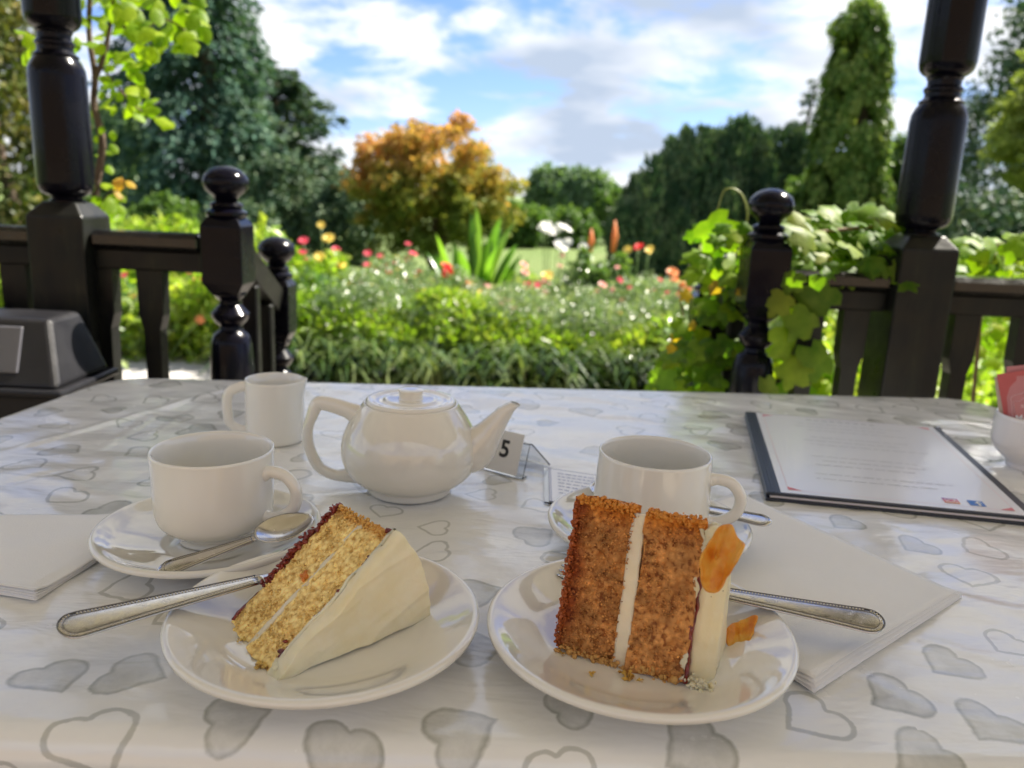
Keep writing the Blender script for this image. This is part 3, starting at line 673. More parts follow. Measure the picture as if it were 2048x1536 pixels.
def flowering(name, label, heads, D, col, r_, cat='flowers', group=None):
    r_ *= 1.25
    """heads: list of photo points; stems rise from one base"""
    cx = float(np.mean([h[0] for h in heads])); b = gbase(cx, D); t = thing(name, label, cat, tuple(b), 0, group); sb = MB()
    for (px, py) in heads:
        p = PY(px, py, D+random.uniform(-.15, .15))-b; o = get_flower(col, r_*random.choice([.8, 1., 1.2])).copy(); C.objects.link(o); o.name = 'flower'; o.parent = t
        o.location = p; o.rotation_euler = (random.uniform(.3, 1.1), random.uniform(-.4, .4), random.uniform(-.6, .6))
        sb.tube(rndpts([(p[0]*.25, p[1]*.3, 0), (p[0]*.6, p[1]*.6, p[2]*.55), tuple(p)], 3), .0035, 5)
    sb.build('stem', MAT['stem'], t)
    n = 110; g_ = np.random.default_rng(int(cx)); V, F, v = leaves(np.stack([g_.normal(size=n)*.14, g_.normal(size=n)*.12, g_.random(n)*.45+.1], -1), rdir(n, g_)+[0, 0, .3], rdir(n, g_)+[0, 0, .8], .08, .04, int(cx))
    mesh('foliage', V, F, FM['bed'], t, False, {'v': ('POINT', 'FLOAT', v)})
    return t
fl_specs = [
 ('dahlia_plant', 'pale yellow dahlias on tall stems just right of the step newel', [(642, 450), (657, 477), (660, 520), (680, 530), (640, 515)], 6.2, 'yellow', .036),
 ('dahlia_plant', 'pink dahlias left of the yellow ones, by the step newel', [(607, 482), (605, 505), (672, 500), (610, 520)], 6.6, 'pink', .032),
 ('dahlia_plant', 'pink and red dahlia cluster at left of the border', [(735, 507), (762, 513), (770, 530), (790, 525), (735, 530), (755, 540), (780, 545), (745, 548)], 7.4, 'pink', .034),
 ('dahlia_plant', 'soft orange flowers under the pink dahlia cluster', [(732, 555), (760, 560), (720, 565), (775, 570), (800, 560), (740, 575)], 7.0, 'blush', .040),
 ('dahlia_plant', 'yellow dahlia between the pink cluster and the canna', [(793, 518), (798, 540)], 7.2, 'yellow', .038),
 ('dahlia_plant', 'pink dahlias close to the left side of the canna', [(816, 488), (826, 508), (815, 520), (838, 545)], 6.9, 'pink', .030),
 ('canna_flower', 'single scarlet flower head in the canna leaves', [(894, 540), (893, 533), (896, 548)], 5.9, 'red', .034),
 ('dahlia_plant', 'orange-red flowers at the foot of the canna', [(838, 582), (832, 552), (845, 590), (938, 566)], 5.9, 'orange', .026),
 ('dahlia_plant', 'yellow daisies at the foot of the canna', [(856, 580), (848, 585), (962, 585), (812, 595), (965, 592)], 5.8, 'yellow', .034),
 ('white_flower_plant', 'cluster of large white flowers above the border', [(1085, 457), (1100, 462), (1118, 455), (1130, 458), (1092, 450)], 6.4, 'white', .046),
 ('white_flower_plant', 'two white flowers lower right of the white cluster', [(1122, 492), (1135, 486)], 6.2, 'white', .046),
 ('white_flower_plant', 'single white flower on its own stem right of the others', [(1167, 494)], 6.3, 'white', .042),
 ('dahlia_plant', 'small coral flowers below the white ones', [(1124, 511), (1050, 545), (1048, 530), (1120, 532)], 6.8, 'blush', .028),
 ('dahlia_plant', 'coral red flowers in the middle right of the border', [(1075, 570), (1055, 568), (1092, 565), (1060, 580)], 6.0, 'pink', .028),
 ('dahlia_plant', 'yellow flower on the middle right of the border', [(1093, 553), (1098, 550)], 6.2, 'yellow', .034),
 ('dahlia_plant', 'red flower above the shrubby right of the border', [(1278, 492), (1275, 497)], 6.4, 'red', .034),
 ('dahlia_plant', 'cream flowers beside the red one near the vine', [(1300, 498), (1296, 503), (1255, 500)], 6.4, 'yellow', .026),
 ('dahlia_plant', 'peach flowers spilling beside the vine', [(1380, 520), (1390, 535), (1345, 545), (1365, 570), (1375, 580), (1400, 560), (1350, 560)], 4.6, 'orange', .026),
 ('dahlia_plant', 'pink flowers lower in the border beside the vine', [(1335, 585), (1360, 590), (1240, 560), (1260, 575), (1320, 560)], 5.2, 'pink', .020),
 ('dahlia_plant', 'pale pink flowers on the dark shrub in the border', [(1235, 535), (1225, 580), (1245, 600), (1205, 570), (1190, 585)], 5.4, 'blush', .022),
 ('pelargonium', 'pink flowers in the lime bush behind the left railing', [(25, 520), (20, 545), (235, 525), (250, 550), (395, 560), (405, 530), (380, 545), (350, 575), (250, 610), (388, 590)], 4.9, 'pink', .022),
 ('pelargonium', 'orange flowers in the lime bush behind the left railing', [(275, 530), (265, 590), (400, 640), (240, 660), (380, 650), (10, 560), (300, 560)], 4.85, 'orange', .022),
]
for s_ in fl_specs: flowering(*s_)
# scatter of small blossoms: nobody could count them
g_ = np.random.default_rng(50); Vs = []; Fs = []; nV = 0
def speck(name, label, n, x0, x1, y0, y1, zlo, zhi, r_, mat, seed):
    g_ = np.random.default_rng(seed); V = []; F = []; base_v, base_f = flower_V(1., 1, 5); base_v = np.array(base_v)
    x = g_.uniform(x0, x1, n); y = g_.uniform(y0, y1, n); z = ground_z(x, y)+g_.uniform(zlo, zhi, n)
    cl_ = fbm(np.stack([x*1.3, y*1.3, 0*x], -1), seed, 2) > .05; x, y, z = x[cl_], y[cl_], z[cl_]; n = len(x)
    for k in range(n):
        s_ = r_*(.6+.8*g_.random()); a = g_.uniform(.2, 1.2); ca, sa = math.cos(a), math.sin(a)
        q = base_v*s_; q = np.stack([q[:, 0], q[:, 1]*ca-q[:, 2]*sa, q[:, 1]*sa+q[:, 2]*ca], -1)+[x[k], y[k], z[k]]
        F += [tuple(i+k*len(q) for i in f) for f in base_f]; V.append(q)
    return tag(mesh(name, np.concatenate(V), F, mat, None, False), label, None, kind='stuff')
speck('pink_blossom', 'tiny pink blossoms scattered through the border', 320, -1.6, 3.2, 5.2, 9.0, .36, .56, .030, PM['pink'], 51)
speck('white_blossom', 'tiny white blossoms scattered through the border', 520, -1.6, 3.0, 4.9, 8.0, .34, .52, .020, PM['white'], 52)
speck('orange_blossom', 'tiny orange blossoms scattered through the border', 260, -1.6, 3.2, 5.2, 9.0, .36, .56, .034, PM['blush'], 53)
speck('yellow_blossom', 'tiny yellow blossoms scattered through the border', 200, -1.6, 3.2, 5.2, 8.5, .36, .56, .028, PM['yellow'], 54)
for (px, ty, by, D) in ((1180, 457, 505, 8.5), (1226, 440, 505, 8.0)):
    b = gbase(px, D); t = thing('red_hot_poker', 'slim rusty-red flower spike, %s of the two' % ('shorter left' if px < 1200 else 'taller right'), 'flower', tuple(b))
    zt_ = PY(px, ty, D)[2]-b[2]; zb_ = PY(px, by, D)[2]-b[2]
    MB().tube([(0, 0, 0), (0, 0, zb_)], .008, 6).build('stem', MAT['stem'], t); MB().tube([(0, 0, zb_), (.01, 0, (zb_+zt_)/2), (0, 0, zt_)], [.022, .03, .006], 8).build('flower_spike', PM['orange'], t)
# dark shrub in the border right
b = gbase(1215, 6.0)
tree('border_shrub', 'dark glossy shrub in the border below the red spikes', 'shrub', b, FM['mid'], broad(b, (b[0], 6.0, b[2]+.50), (.26, .26, .34), 45, 60, 71, .06, .04, .3, .5, 1., -1.), .02, .5)

# ------------------------------------------------------------------ climber on the left and vine on the right (each leaf its own part)
def vleaf(name, L, W, lobes):
    """leaf blade as a fan, a bit cupped; outline lobed or elliptic"""
    if lobes:
        O = [(0, 0), (.16, -.10), (.38, -.06), (.52, .12), (.36, .27), (.56, .50), (.40, .66), (.19, .60), (.15, .84), (0, 1.0), (-.15, .84), (-.19, .60), (-.40, .66), (-.56, .50), (-.36, .27), (-.52, .12), (-.38, -.06), (-.16, -.10)]
    else:
        O = [(0, 0), (.18, .12), (.34, .32), (.38, .52), (.28, .75), (.12, .92), (0, 1.0), (-.12, .92), (-.28, .75), (-.38, .52), (-.34, .32), (-.18, .12)]
    O = np.array(O)*[W, L]; n = len(O); mid = np.array([[0, L*.25], [0, L*.5], [0, L*.75]])
    V = [(x, y, -.18*abs(x)+.0-.22*y*y/L+.05*W*math.sin(9*y/L)) for x, y in O]+[(x, y, .05*L-.22*y*y/L) for x, y in mid]
    F = []
    for i in range(n):
        a, b = O[i], O[(i+1) % n]; yy = (a[1]+b[1])/2/L; c = n+(0 if yy < .38 else 1 if yy < .62 else 2); F.append((i, (i+1) % n, c))
    F += [(n, n+1, 2), ] if False else []
    # close the centre strip
    k1 = [i for i in range(n)]; prev = None; extra = []
    for i in range(n):
        a, b, c_ = O[i-1], O[i], O[(i+1) % n]; y1 = (a[1]+b[1])/2/L; y2 = (b[1]+c_[1])/2/L
        s1 = 0 if y1 < .38 else 1 if y1 < .62 else 2; s2 = 0 if y2 < .38 else 1 if y2 < .62 else 2
        if s1 != s2: extra.append((i, n+s2, n+s1) if True else None)
    F += extra
    me = mesh(name, V, F, [], None, True); me_data = me.data; C.objects.unlink(me); return me_data
def vine_leaf_mat(name, cols, trans=.5):
    m = M(name, cols[0], .5, spec=.16); g = G(m); r_ = g.n('ShaderNodeObjectInfo').outputs['Random']
    c = g.ramp(r_, [(i/(len(cols)-1), cc) for i, cc in enumerate(cols)]); c = g.mix(.35, c, g.ramp(g.noise(40, 4, .6, g.pos()), [(.3, (.04, .10, .01)), (.7, (.26, .30, .05))]), 'MIX')
    g.set('Base Color', c); g.bump(g.noise(120, 3, .5, g.pos()), .4, .001)
    tr = g.n('ShaderNodeBsdfTranslucent'); g.t.links.new(g.mix(1., c, (1.7, 2.1, .30), 'MULTIPLY'), tr.inputs[0]); mx = g.n('ShaderNodeMixShader', {0: trans}); g.t.links.new(g.b.outputs[0], mx.inputs[1]); g.t.links.new(tr.outputs[0], mx.inputs[2]); g.t.links.new(mx.outputs[0], g.t.nodes['Material Output'].inputs[0]); return m
MAT['vine'] = vine_leaf_mat('vine_leaf', [(.05, .13, .01), (.09, .18, .012), (.15, .24, .018), (.24, .27, .03), (.06, .15, .03)])
MAT['climb'] = vine_leaf_mat('climber_leaf', [(.09, .17, .01), (.16, .25, .012), (.24, .31, .02), (.12, .21, .015)], .55)
MAT['rust'] = vine_leaf_mat('rusty_leaf', [(.50, .20, .05), (.45, .30, .04), (.40, .12, .05)], .5)
LM = {'vine': vleaf('vine_leaf', 1, 1, True), 'climb': vleaf('climber_leaf', 1, .95, False)}
LM['vine'].materials.append(MAT['vine']); LM['climb'].materials.append(MAT['climb']); lr = LM['climb'].copy(); lr.materials.clear(); lr.materials.append(MAT['rust']); LM['rust'] = lr
lv = LM['vine'].copy(); lv.materials.clear(); lv.materials.append(MAT['rust']); LM['vrust'] = lv
def put_leaf(t, kind, p, size, face, seed_g):
    """p world point of leaf base; face = rough normal direction"""
    o = bpy.data.objects.new('leaf', LM[kind]); C.objects.link(o); o.parent = t
    nrm = Vector(face)+Vector(rdir(1, seed_g)[0])*.45; nrm.normalize(); dwn = Vector((seed_g.normal()*.6, seed_g.normal()*.3, -.75+seed_g.normal()*.35)); dwn = (dwn-nrm*dwn.dot(nrm)).normalized(); sx = dwn.cross(nrm)
    mt = Matrix((sx, dwn, nrm)).transposed().to_4x4(); o.matrix_basis = Matrix.Translation(Vector(p)-Vector(t.location)) @ mt @ Matrix.Scale(size, 4)
    return o
def region(t, kind, n, x0, x1, y0, y1, Y0, Y1, s0, s1, face, g_, shape=None):
    for k in range(n):
        for _ in range(30):
            px, py = g_.uniform(x0, x1), g_.uniform(y0, y1)
            if shape is None or shape(px, py): break
        put_leaf(t, kind, PY(px, py, g_.uniform(Y0, Y1)), g_.uniform(s0, s1), face, g_)
MAT['vinestem'] = M('brown_vine_stem', (.16, .10, .05), .7)
MAT['greenstem'] = M('green_tendril', (.22, .26, .05), .5)
g_ = np.random.default_rng(61)
base = PY(1560, 900, 1.50); base[2] = .05
t = thing('grape_vine', 'grape vine with lobed lime leaves sprawling over the right newel and rail', 'vine', tuple(base))
def stem(t, pts, r_, mat, name='stem'):
    P = rndpts([np.array(p)-np.array(t.location) for p in pts], 5); MB().tube(P, np.linspace(r_, r_*.5, len(P)), 6).build(name, mat, t)
stem(t, [base, PY(1500, 800, 1.5), PY(1450, 620, 1.5), PY(1480, 500, 1.46), PY(1600, 470, 1.43), PY(1780, 450, 1.43)], .006, MAT['vinestem'])
stem(t, [PY(1500, 800, 1.5), PY(1390, 700, 1.55), PY(1360, 600, 1.6)], .004, MAT['vinestem'])
stem(t, [PY(1480, 500, 1.42), PY(1495, 430, 1.40), PY(1480, 385, 1.40), PY(1450, 380, 1.40), PY(1435, 420, 1.40)], .0022, MAT['greenstem'], 'tendril')
region(t, 'vine', 105, 1575, 1820, 415, 510, 1.40, 1.62, .030, .062, (.2, -.55, .75), g_, lambda x, y: y > 400+abs(x-1700)*.28)
region(t, 'vine', 46, 1575, 1825, 440, 530, 1.33, 1.46, .030, .055, (.0, -.5, .75), g_)
region(t, 'vine', 40, 1385, 1520, 445, 560, 1.38, 1.60, .026, .050, (-.1, -.7, .5), g_)
region(t, 'vine', 260, 1310, 1500, 530, 800, 1.40, 1.72, .024, .050, (-.2, -.6, .6), g_, lambda x, y: x > 1440-(y-540)*.60 and x < 1505)
region(t, 'vrust', 10, 1340, 1440, 560, 720, 1.42, 1.6, .016, .03, (0, -.8, .4), g_)
region(t, 'vine', 46, 1560, 1790, 560, 800, 1.42, 1.62, .025, .050, (0, -.8, .3), g_)
region(t, 'vine', 26, 1570, 1830, 500, 560, 1.30, 1.36, .026, .046, (0, -.7, .6), g_)
for (px, py, s_) in ((1415, 440, .072), (1660, 575, .072), (1620, 625, .060), (1565, 655, .068), (1655, 710, .066), (1600, 720, .058), (1570, 590, .045), (1410, 725, .055), (1550, 770, .04)):
    put_leaf(t, 'vine', PY(px, py, 1.30 if px > 1540 else 1.42), s_, (.05, -.95, .25), g_)
def mass_rest(t, keep=290):
    """past about 300 leaves, the smallest are joined into one uncountable part"""
    L = sorted([c for c in t.children if c.name.split('.')[0] == 'leaf'], key=lambda c: -c.matrix_basis.to_scale()[0])
    by = {}
    for c in L[keep:]: by.setdefault(c.data.materials[0].name, []).append(c)
    for mn, cs in by.items():
        V = []; F = []; n = 0
        for c in cs:
            m4 = np.array(c.matrix_basis); v = np.array([q.co[:] for q in c.data.vertices]); V.append(v@m4[:3, :3].T+m4[:3, 3]); F += [tuple(i+n for i in p.vertices) for p in c.data.polygons]; n += len(v)
        o = mesh('leaf_mass', np.concatenate(V), F, bpy.data.materials[mn], t, True); o['kind'] = 'stuff'
        for c in cs: bpy.data.objects.remove(c)
mass_rest(t)
base = PY(1980, 900, 1.7); base[2] = .05
t = thing('grape_vine', 'vine leaves beyond the railing at the right edge of the picture', 'vine', tuple(base))
stem(t, [base, PY(1960, 650, 1.6), PY(1950, 520, 1.5), PY(2040, 480, 1.45)], .005, MAT['vinestem'])
region(t, 'vine', 46, 1895, 2080, 460, 535, 1.42, 1.62, .03, .06, (.1, -.6, .7), g_)
region(t, 'vine', 40, 1930, 2060, 590, 790, 1.6, 1.9, .02, .042, (0, -.7, .5), g_)
# climber
g_ = np.random.default_rng(62); Yc = 1.85
base = PY(195, 700, Yc); base[2] = .02
t = thing('climbing_shrub', 'slender climber with bright oval leaves beside the left tall post', 'climber', tuple(base))
stem(t, [base, PY(196, 560, Yc), PY(190, 400, Yc), PY(205, 290, Yc), PY(188, 210, Yc), PY(190, 150, Yc), PY(178, 60, Yc), PY(185, -80, Yc)], .011, MAT['bark'])
stem(t, [PY(188, 160, Yc), PY(205, 120, Yc), PY(222, 40, Yc), PY(230, -60, Yc)], .007, MAT['bark'])
stem(t, [PY(222, 40, Yc), PY(270, 60, Yc), PY(330, 40, Yc), PY(370, 60, Yc)], .004, MAT['bark'])
stem(t, [PY(200, 130, Yc), PY(240, 180, Yc), PY(280, 220, Yc), PY(310, 235, Yc)], .003, MAT['bark'])
stem(t, [PY(192, 420, Yc), PY(215, 390, Yc), PY(250, 375, Yc)], .003, MAT['bark'])
fc = (.1, -.6, .6)
region(t, 'climb', 75, 225, 400, -30, 110, Yc-.15, Yc+.2, .035, .058, fc, g_, lambda x, y: y < 130-abs(x-330)*.5)
region(t, 'climb', 34, 150, 260, -20, 130, Yc-.1, Yc+.2, .022, .045, fc, g_)
region(t, 'climb', 18, 225, 300, 90, 200, Yc-.1, Yc+.1, .028, .045, fc, g_)
region(t, 'climb', 9, 255, 325, 200, 250, Yc-.05, Yc+.05, .032, .048, fc, g_)
region(t, 'climb', 10, 195, 260, 365, 420, Yc-.05, Yc+.05, .030, .045, fc, g_)
region(t, 'rust', 6, 225, 275, 360, 385, Yc-.05, Yc+.05, .028, .038, fc, g_)
region(t, 'climb', 5, 45, 75, 60, 100, Yc-.1, Yc, .035, .045, fc, g_)
region(t, 'climb', 16, 180, 235, 130, 340, Yc-.05, Yc+.05, .018, .030, fc, g_)

# ------------------------------------------------------------------ black bin at the left
m = M('black_moulded_plastic', (.010, .010, .012), .34, spec=.35); g = G(m); g.bump(g.noise(300, 3, .6, g.obj()), .25, .0008); g.set('Roughness', g.ramp(g.noise(12, 4, .6, g.obj()), [(.3, (.26,)*3), (.7, (.46,)*3)])); MAT['plastic'] = m
MAT['grey_panel'] = M('grey_bin_panel', (.07, .07, .08), .22, spec=.6)
X1 = -.655; fY = (1.115, 1.268)
fb = PY(88, 782, fY[0]); bb_ = PY(200, 733, fY[1]); tf = PY(117, 642, fY[0]+.03); tb = PY(166, 624, fY[1]-.012)
zlip = (fb[2]+bb_[2])/2; ztop = (tf[2]+tb[2])/2; cxb = X1-.20
t = thing('litter_bin', 'black plastic bin with sloped lid left of the table', 'bin', (cxb, (fY[0]+fY[1])/2, .102)); o0 = np.array([cxb, (fY[0]+fY[1])/2, .102])
def frus(b, x0, x1, y0, y1, z0, z1, ix, iy0, iy1):
    V = [(x0, y0, z0), (x1, y0, z0), (x1, y1, z0), (x0, y1, z0), (x0+ix, y0+iy0, z1), (x1-ix, y0+iy0, z1), (x1-ix, y1-iy1, z1), (x0+ix, y1-iy1, z1)]
    return b.add(np.array(V)-o0, [(3, 2, 1, 0), (4, 5, 6, 7), (0, 1, 5, 4), (1, 2, 6, 5), (2, 3, 7, 6), (3, 0, 4, 7)])
def bevm(o, w_, s_=2): md = o.modifiers.new('b', 'BEVEL'); md.width = w_; md.segments = s_; md.limit_method = 'ANGLE'; return o
bevm(frus(MB(), X1-.40, X1, fY[0], fY[1], zlip, ztop, .036, .055, .012).build('lid', MAT['plastic'], t, False), .008, 3)
bevm(MB().box(np.array([X1-.20, (fY[0]+fY[1])/2, zlip-.006])-o0, (.42, fY[1]-fY[0]+.02, .012)).build('lid_rim', MAT['plastic'], t, False), .004)
bevm(frus(MB(), X1-.385, X1-.015, fY[0]+.012, fY[1]-.008, .102, zlip-.0122, -.0, 0, 0).build('body', MAT['plastic'], t, False), .006)
# sloping grey front panel, and pale lip below it
zz0, zz1 = zlip+.02, ztop-.012
def fy(z): return fY[0]+.055*(z-zlip)/(ztop-zlip)
V = np.array([(X1-.36, fy(zz0)-.004, zz0), (X1-.062, fy(zz0)-.004, zz0), (X1-.070, fy(zz1)-.004, zz1), (X1-.35, fy(zz1)-.004, zz1)]); V2 = V+[0, .012, 0]
bevm(MB().add(np.vstack([V, V2])-o0, [(0, 1, 2, 3), (7, 6, 5, 4), (0, 4, 5, 1), (1, 5, 6, 2), (2, 6, 7, 3), (3, 7, 4, 0)]).build('front_flap', MAT['grey_panel'], t, False), .002)

# ------------------------------------------------------------------ table and cloth
NL, NR, FR, FL = (-.60, .338), (.74, .346), (.665, 1.122), (-.517, 1.020)
quad = np.array([NL, NR, FR, FL]); RADC = .05
cen = quad.mean(0); inner = []
for i in range(4):      # inset corners
    p, a, b = quad[i], quad[i-1], quad[(i+1) % 4]; u1 = (a-p)/np.linalg.norm(a-p); u2 = (b-p)/np.linalg.norm(b-p); inner.append(p+(u1+u2)*RADC)
inner = np.array(inner)
def cloth_sd(P):
    best = None
    ins = np.ones(len(P), bool); bd = np.full(len(P), 1e9); bn = np.zeros((len(P), 2))
    for i in range(4):
        a, b = inner[i], inner[(i+1) % 4]; e = b-a; tt = np.clip(((P-a)@e)/(e@e), 0, 1); q = a+tt[:, None]*e; d = np.linalg.norm(P-q, axis=1)
        cr = e[0]*(P[:, 1]-a[1])-e[1]*(P[:, 0]-a[0]); ins &= cr > 0
        k = d < bd; bd[k] = d[k]; bn[k] = q[k]
    return np.where(ins, -bd, bd)-RADC, bn, ins
xs = np.arange(-.86, 1.0, .0045); ys = np.concatenate([np.arange(.10, .75, .004), np.arange(.75, 1.34, .006)])
X, Yc_ = np.meshgrid(xs, ys, indexing='ij'); nx, ny = X.shape; P2 = np.stack([X.ravel(), Yc_.ravel()], -1)
d, nearp, ins = cloth_sd(P2)
keep = d < .21
z = np.zeros(len(P2)); P3 = np.c_[P2, z]
# soft wrinkles and creases in the oilcloth
w1 = fbm(np.c_[P2*[7, 16], 0*z], 5, 3)*.0012 + .0008*fbm(np.c_[P2*26, 0*z+3], 8, 2)
rid = 1-np.abs(fbm(np.c_[(P2@np.array([[.8, .5], [-.5, .8]]))*[5, 13], 0*z+7], 11, 3)); w1 += .0011*np.clip(rid-.72, 0, 1)/.28
def crease(a, b, h, wd):
    a = np.array(a[:2]); b = np.array(b[:2]); e = b-a; L = np.linalg.norm(e); e = e/L; s_ = (P2-a)@e; n_ = (P2-a)@np.array([-e[1], e[0]])
    return h*np.exp(-(n_/wd)**2)*np.clip(s_/.03, 0, 1)*np.clip((L-s_)/.03, 0, 1)
w1 += crease(PZ(0, 905), PZ(470, 775), .0024, .004)+crease(PZ(620, 1180), PZ(980, 1480), .0016, .006)+crease(PZ(980, 1330), PZ(940, 1480), .0010, .004)+crease(PZ(1350, 1430), PZ(1500, 1536), .0014, .004)
for k in range(26):
    a_ = rng.uniform((-.5, .34), (.65, 1.05)); an_ = rng.uniform(0, math.pi); L_ = rng.uniform(.06, .22); w1 = w1+crease((a_[0], a_[1]), (a_[0]+L_*math.cos(an_), a_[1]+L_*math.sin(an_)), rng.uniform(.0006, .0016)*rng.choice([-1, 1]), rng.uniform(.0022, .005))
w1 += crease(PZ(1350, 1420), PZ(1560, 1480), .0009, .004)
dd = np.clip((-d)/.05, 0, 1); P3[:, 2] = w1*(.25+.75*dd)
out = d > 0
nd = P2-nearp; nd /= np.linalg.norm(nd, axis=1)[:, None]+1e-9; edge = nearp+nd*RADC
rb = .016; ph = np.clip(d/rb, 0, math.pi/2); drop = np.clip(d-rb*math.pi/2, 0, 1)
flut = .006*fbm(np.c_[edge*14, 0*z], 15, 2)*np.clip(drop/.05, 0, 1)
o3 = np.c_[edge+nd*(rb*np.sin(ph)+flut+drop*.06)[:, None], -rb*(1-np.cos(ph))-drop]
P3[out] = o3[out]; P3[:, 2] += TZ
idx = -np.ones(len(P2), int); idx[keep] = np.arange(keep.sum())
a, b_ = np.meshgrid(np.arange(nx-1), np.arange(ny-1), indexing='ij'); q = (a*ny+b_).ravel(); Fq = np.stack([q, q+ny, q+ny+1, q+1], 1); Fq = Fq[keep[Fq].all(1)]
# printed hearts: (photo point, size m, rotation deg, style 0 filled / 1 outline)
hearts = [(190, 1470, .046, 28, 1), (480, 1432, .040, 112, 0), (678, 1502, .042, -18, 0), (925, 1458, .044, 118, 0), (1148, 1410, .034, 118, 0), (1392, 1495, .044, -60, 0), (1625, 1440, .044, -62, 1), (1790, 1396, .040, -65, 0), (1135, 1535, .036, 10, 1),
 (250, 1178, .040, -70, 1), (865, 1056, .030, -95, 1), (275, 1345, .040, 80, 0), (110, 1355, .038, 40, 0), (960, 1290, .038, 100, 0), (1985, 1455, .040, -50, 0), (1850, 1515, .040, -70, 0), (860, 1105, .036, -80, 1), (1960, 1100, .040, -70, 1), (1835, 1095, .036, -60, 0), (1700, 1270, .036, -50, 1), (1900, 1330, .038, -60, 0), (2020, 1290, .036, -60, 1),
 (1790, 1025, .036, -70, 1), (1690, 1050, .034, -60, 0), (960, 990, .034, -90, 1), (1000, 960, .030, 70, 0), (130, 900, .040, 70, 0), (60, 930, .04, 60, 1), (330, 960, .04, 80, 1), (230, 1020, .04, 70, 0)]
HP = [(*PZ(h[0], h[1])[:2], h[2], R(h[3]), h[4]) for h in hearts]
g_ = np.random.default_rng(33); tries = 0
while tries < 9000:
    tries += 1; c_ = (g_.uniform(-.84, .98), g_.uniform(.12, 1.32))
    if min(math.hypot(c_[0]-h[0], c_[1]-h[1]) for h in HP) > .050: HP.append((c_[0], c_[1], g_.uniform(.030, .046), R(g_.choice([-70, -60, 110, 80, 20, -20])+g_.uniform(-15, 15)), int(g_.random() < .5)))
HP = np.array(HP); HP[:, 2] *= .78; fc_ = P2[Fq].mean(1); best = np.zeros(len(Fq), int); bd = np.full(len(Fq), 1e9)
for k, h in enumerate(HP):
    dk = np.hypot(fc_[:, 0]-h[0], fc_[:, 1]-h[1]); kk = dk < bd; bd[kk] = dk[kk]; best[kk] = k
hp = HP[best]; cp = P2[Fq]-hp[:, None, :2]; cs, sn = np.cos(hp[:, 3])[:, None], np.sin(hp[:, 3])[:, None]
uvx = (cp[..., 0]*cs+cp[..., 1]*sn)/hp[:, 2][:, None]; uvy = (-cp[..., 0]*sn+cp[..., 1]*cs)/hp[:, 2][:, None]
uv = np.stack([uvx, uvy+.55], -1)
# cloth material
m = M('heart_print_oilcloth', (.78, .78, .75), .2, spec=.65, coat=.35, coatr=.12); g = G(m)
uvn = g.n('ShaderNodeUVMap', uv_map='UVMap').outputs[0]; ps = g.pos()
dn = g.n('ShaderNodeTexNoise', {'Scale': 55., 'Detail': 4.}); g.t.links.new(ps, dn.inputs['Vector'])
vd = g.n('ShaderNodeVectorMath', operation='MULTIPLY_ADD'); g.t.links.new(dn.outputs['Color'], vd.inputs[0]); vd.inputs[1].default_value = (.16, .16, 0); g.t.links.new(uvn, vd.inputs[2])
sx_ = g.n('ShaderNodeSeparateXYZ'); g.t.links.new(vd.outputs[0], sx_.inputs[0])
ox = g.math('SUBTRACT', sx_.outputs[0], .08); oy = g.math('SUBTRACT', sx_.outputs[1], .08); ox = g.math('ADD', ox, g.math('MULTIPLY', g.math('MULTIPLY', oy, oy), .10))
ax = g.math('ABSOLUTE', ox); axw = g.math('MULTIPLY', ax, .95); y_ = oy
def length(a, b): return g.math('SQRT', g.math('ADD', g.math('MULTIPLY', a, a), g.math('MULTIPLY', b, b)))
dA = g.math('SUBTRACT', length(g.math('SUBTRACT', axw, .25), g.math('SUBTRACT', y_, .75)), math.sqrt(2)/4)
mh = g.math('MULTIPLY', g.math('MAXIMUM', g.math('ADD', axw, y_), 0.), .5)
dB = g.math('MINIMUM', length(axw, g.math('SUBTRACT', y_, 1.)), length(g.math('SUBTRACT', axw, mh), g.math('SUBTRACT', y_, mh)))
dB = g.math('MULTIPLY', dB, g.math('SIGN', g.math('SUBTRACT', axw, y_)))
sel = g.math('GREATER_THAN', g.math('ADD', axw, y_), 1.)
sd_ = g.math('ADD', g.math('MULTIPLY', sel, dA), g.math('MULTIPLY', g.math('SUBTRACT', 1., sel), dB))
wob = g.noise(70, 3, .6, ps); sd2 = g.math('ADD', sd_, g.math('MULTIPLY', g.math('SUBTRACT', wob, .5), .10))
ins_ = g.ramp(sd2, [(0., (1,)*3), (.012, (0,)*3)]) if False else g.math('LESS_THAN', sd2, 0.)
soft = g.n('ShaderNodeMapRange', {1: .03, 2: -.03}); g.t.links.new(sd2, soft.inputs[0]); soft = soft.outputs[0]
edgeb = g.n('ShaderNodeMapRange', {1: -.11, 2: -.015}); g.t.links.new(sd2, edgeb.inputs[0]); edgeb = edgeb.outputs[0]
pool = g.ramp(g.noise(38, 5, .65, ps), [(.30, (.25,)*3), (.7, (.85,)*3)])
fillm = g.math('MULTIPLY', soft, g.math('ADD', g.math('MULTIPLY', edgeb, .45), g.math('MULTIPLY', pool, .75)))
band = g.math('SUBTRACT', .056, g.math('ABSOLUTE', g.math('ADD', sd2, .05))); bandm = g.n('ShaderNodeMapRange', {1: 0., 2: .025}); g.t.links.new(band, bandm.inputs[0]); bandm = g.math('MULTIPLY', bandm.outputs[0], .6)
sty = g.attr('hstyle').outputs['Fac']
mask = g.math('ADD', g.math('MULTIPLY', sty, bandm), g.math('MULTIPLY', g.math('SUBTRACT', 1., sty), fillm))
mask = g.n('ShaderNodeClamp', {0: mask}).outputs[0]
hue = g.ramp(g.noise(9, 2, .5, ps), [(.35, (.30, .31, .27)), (.65, (.36, .36, .31))])
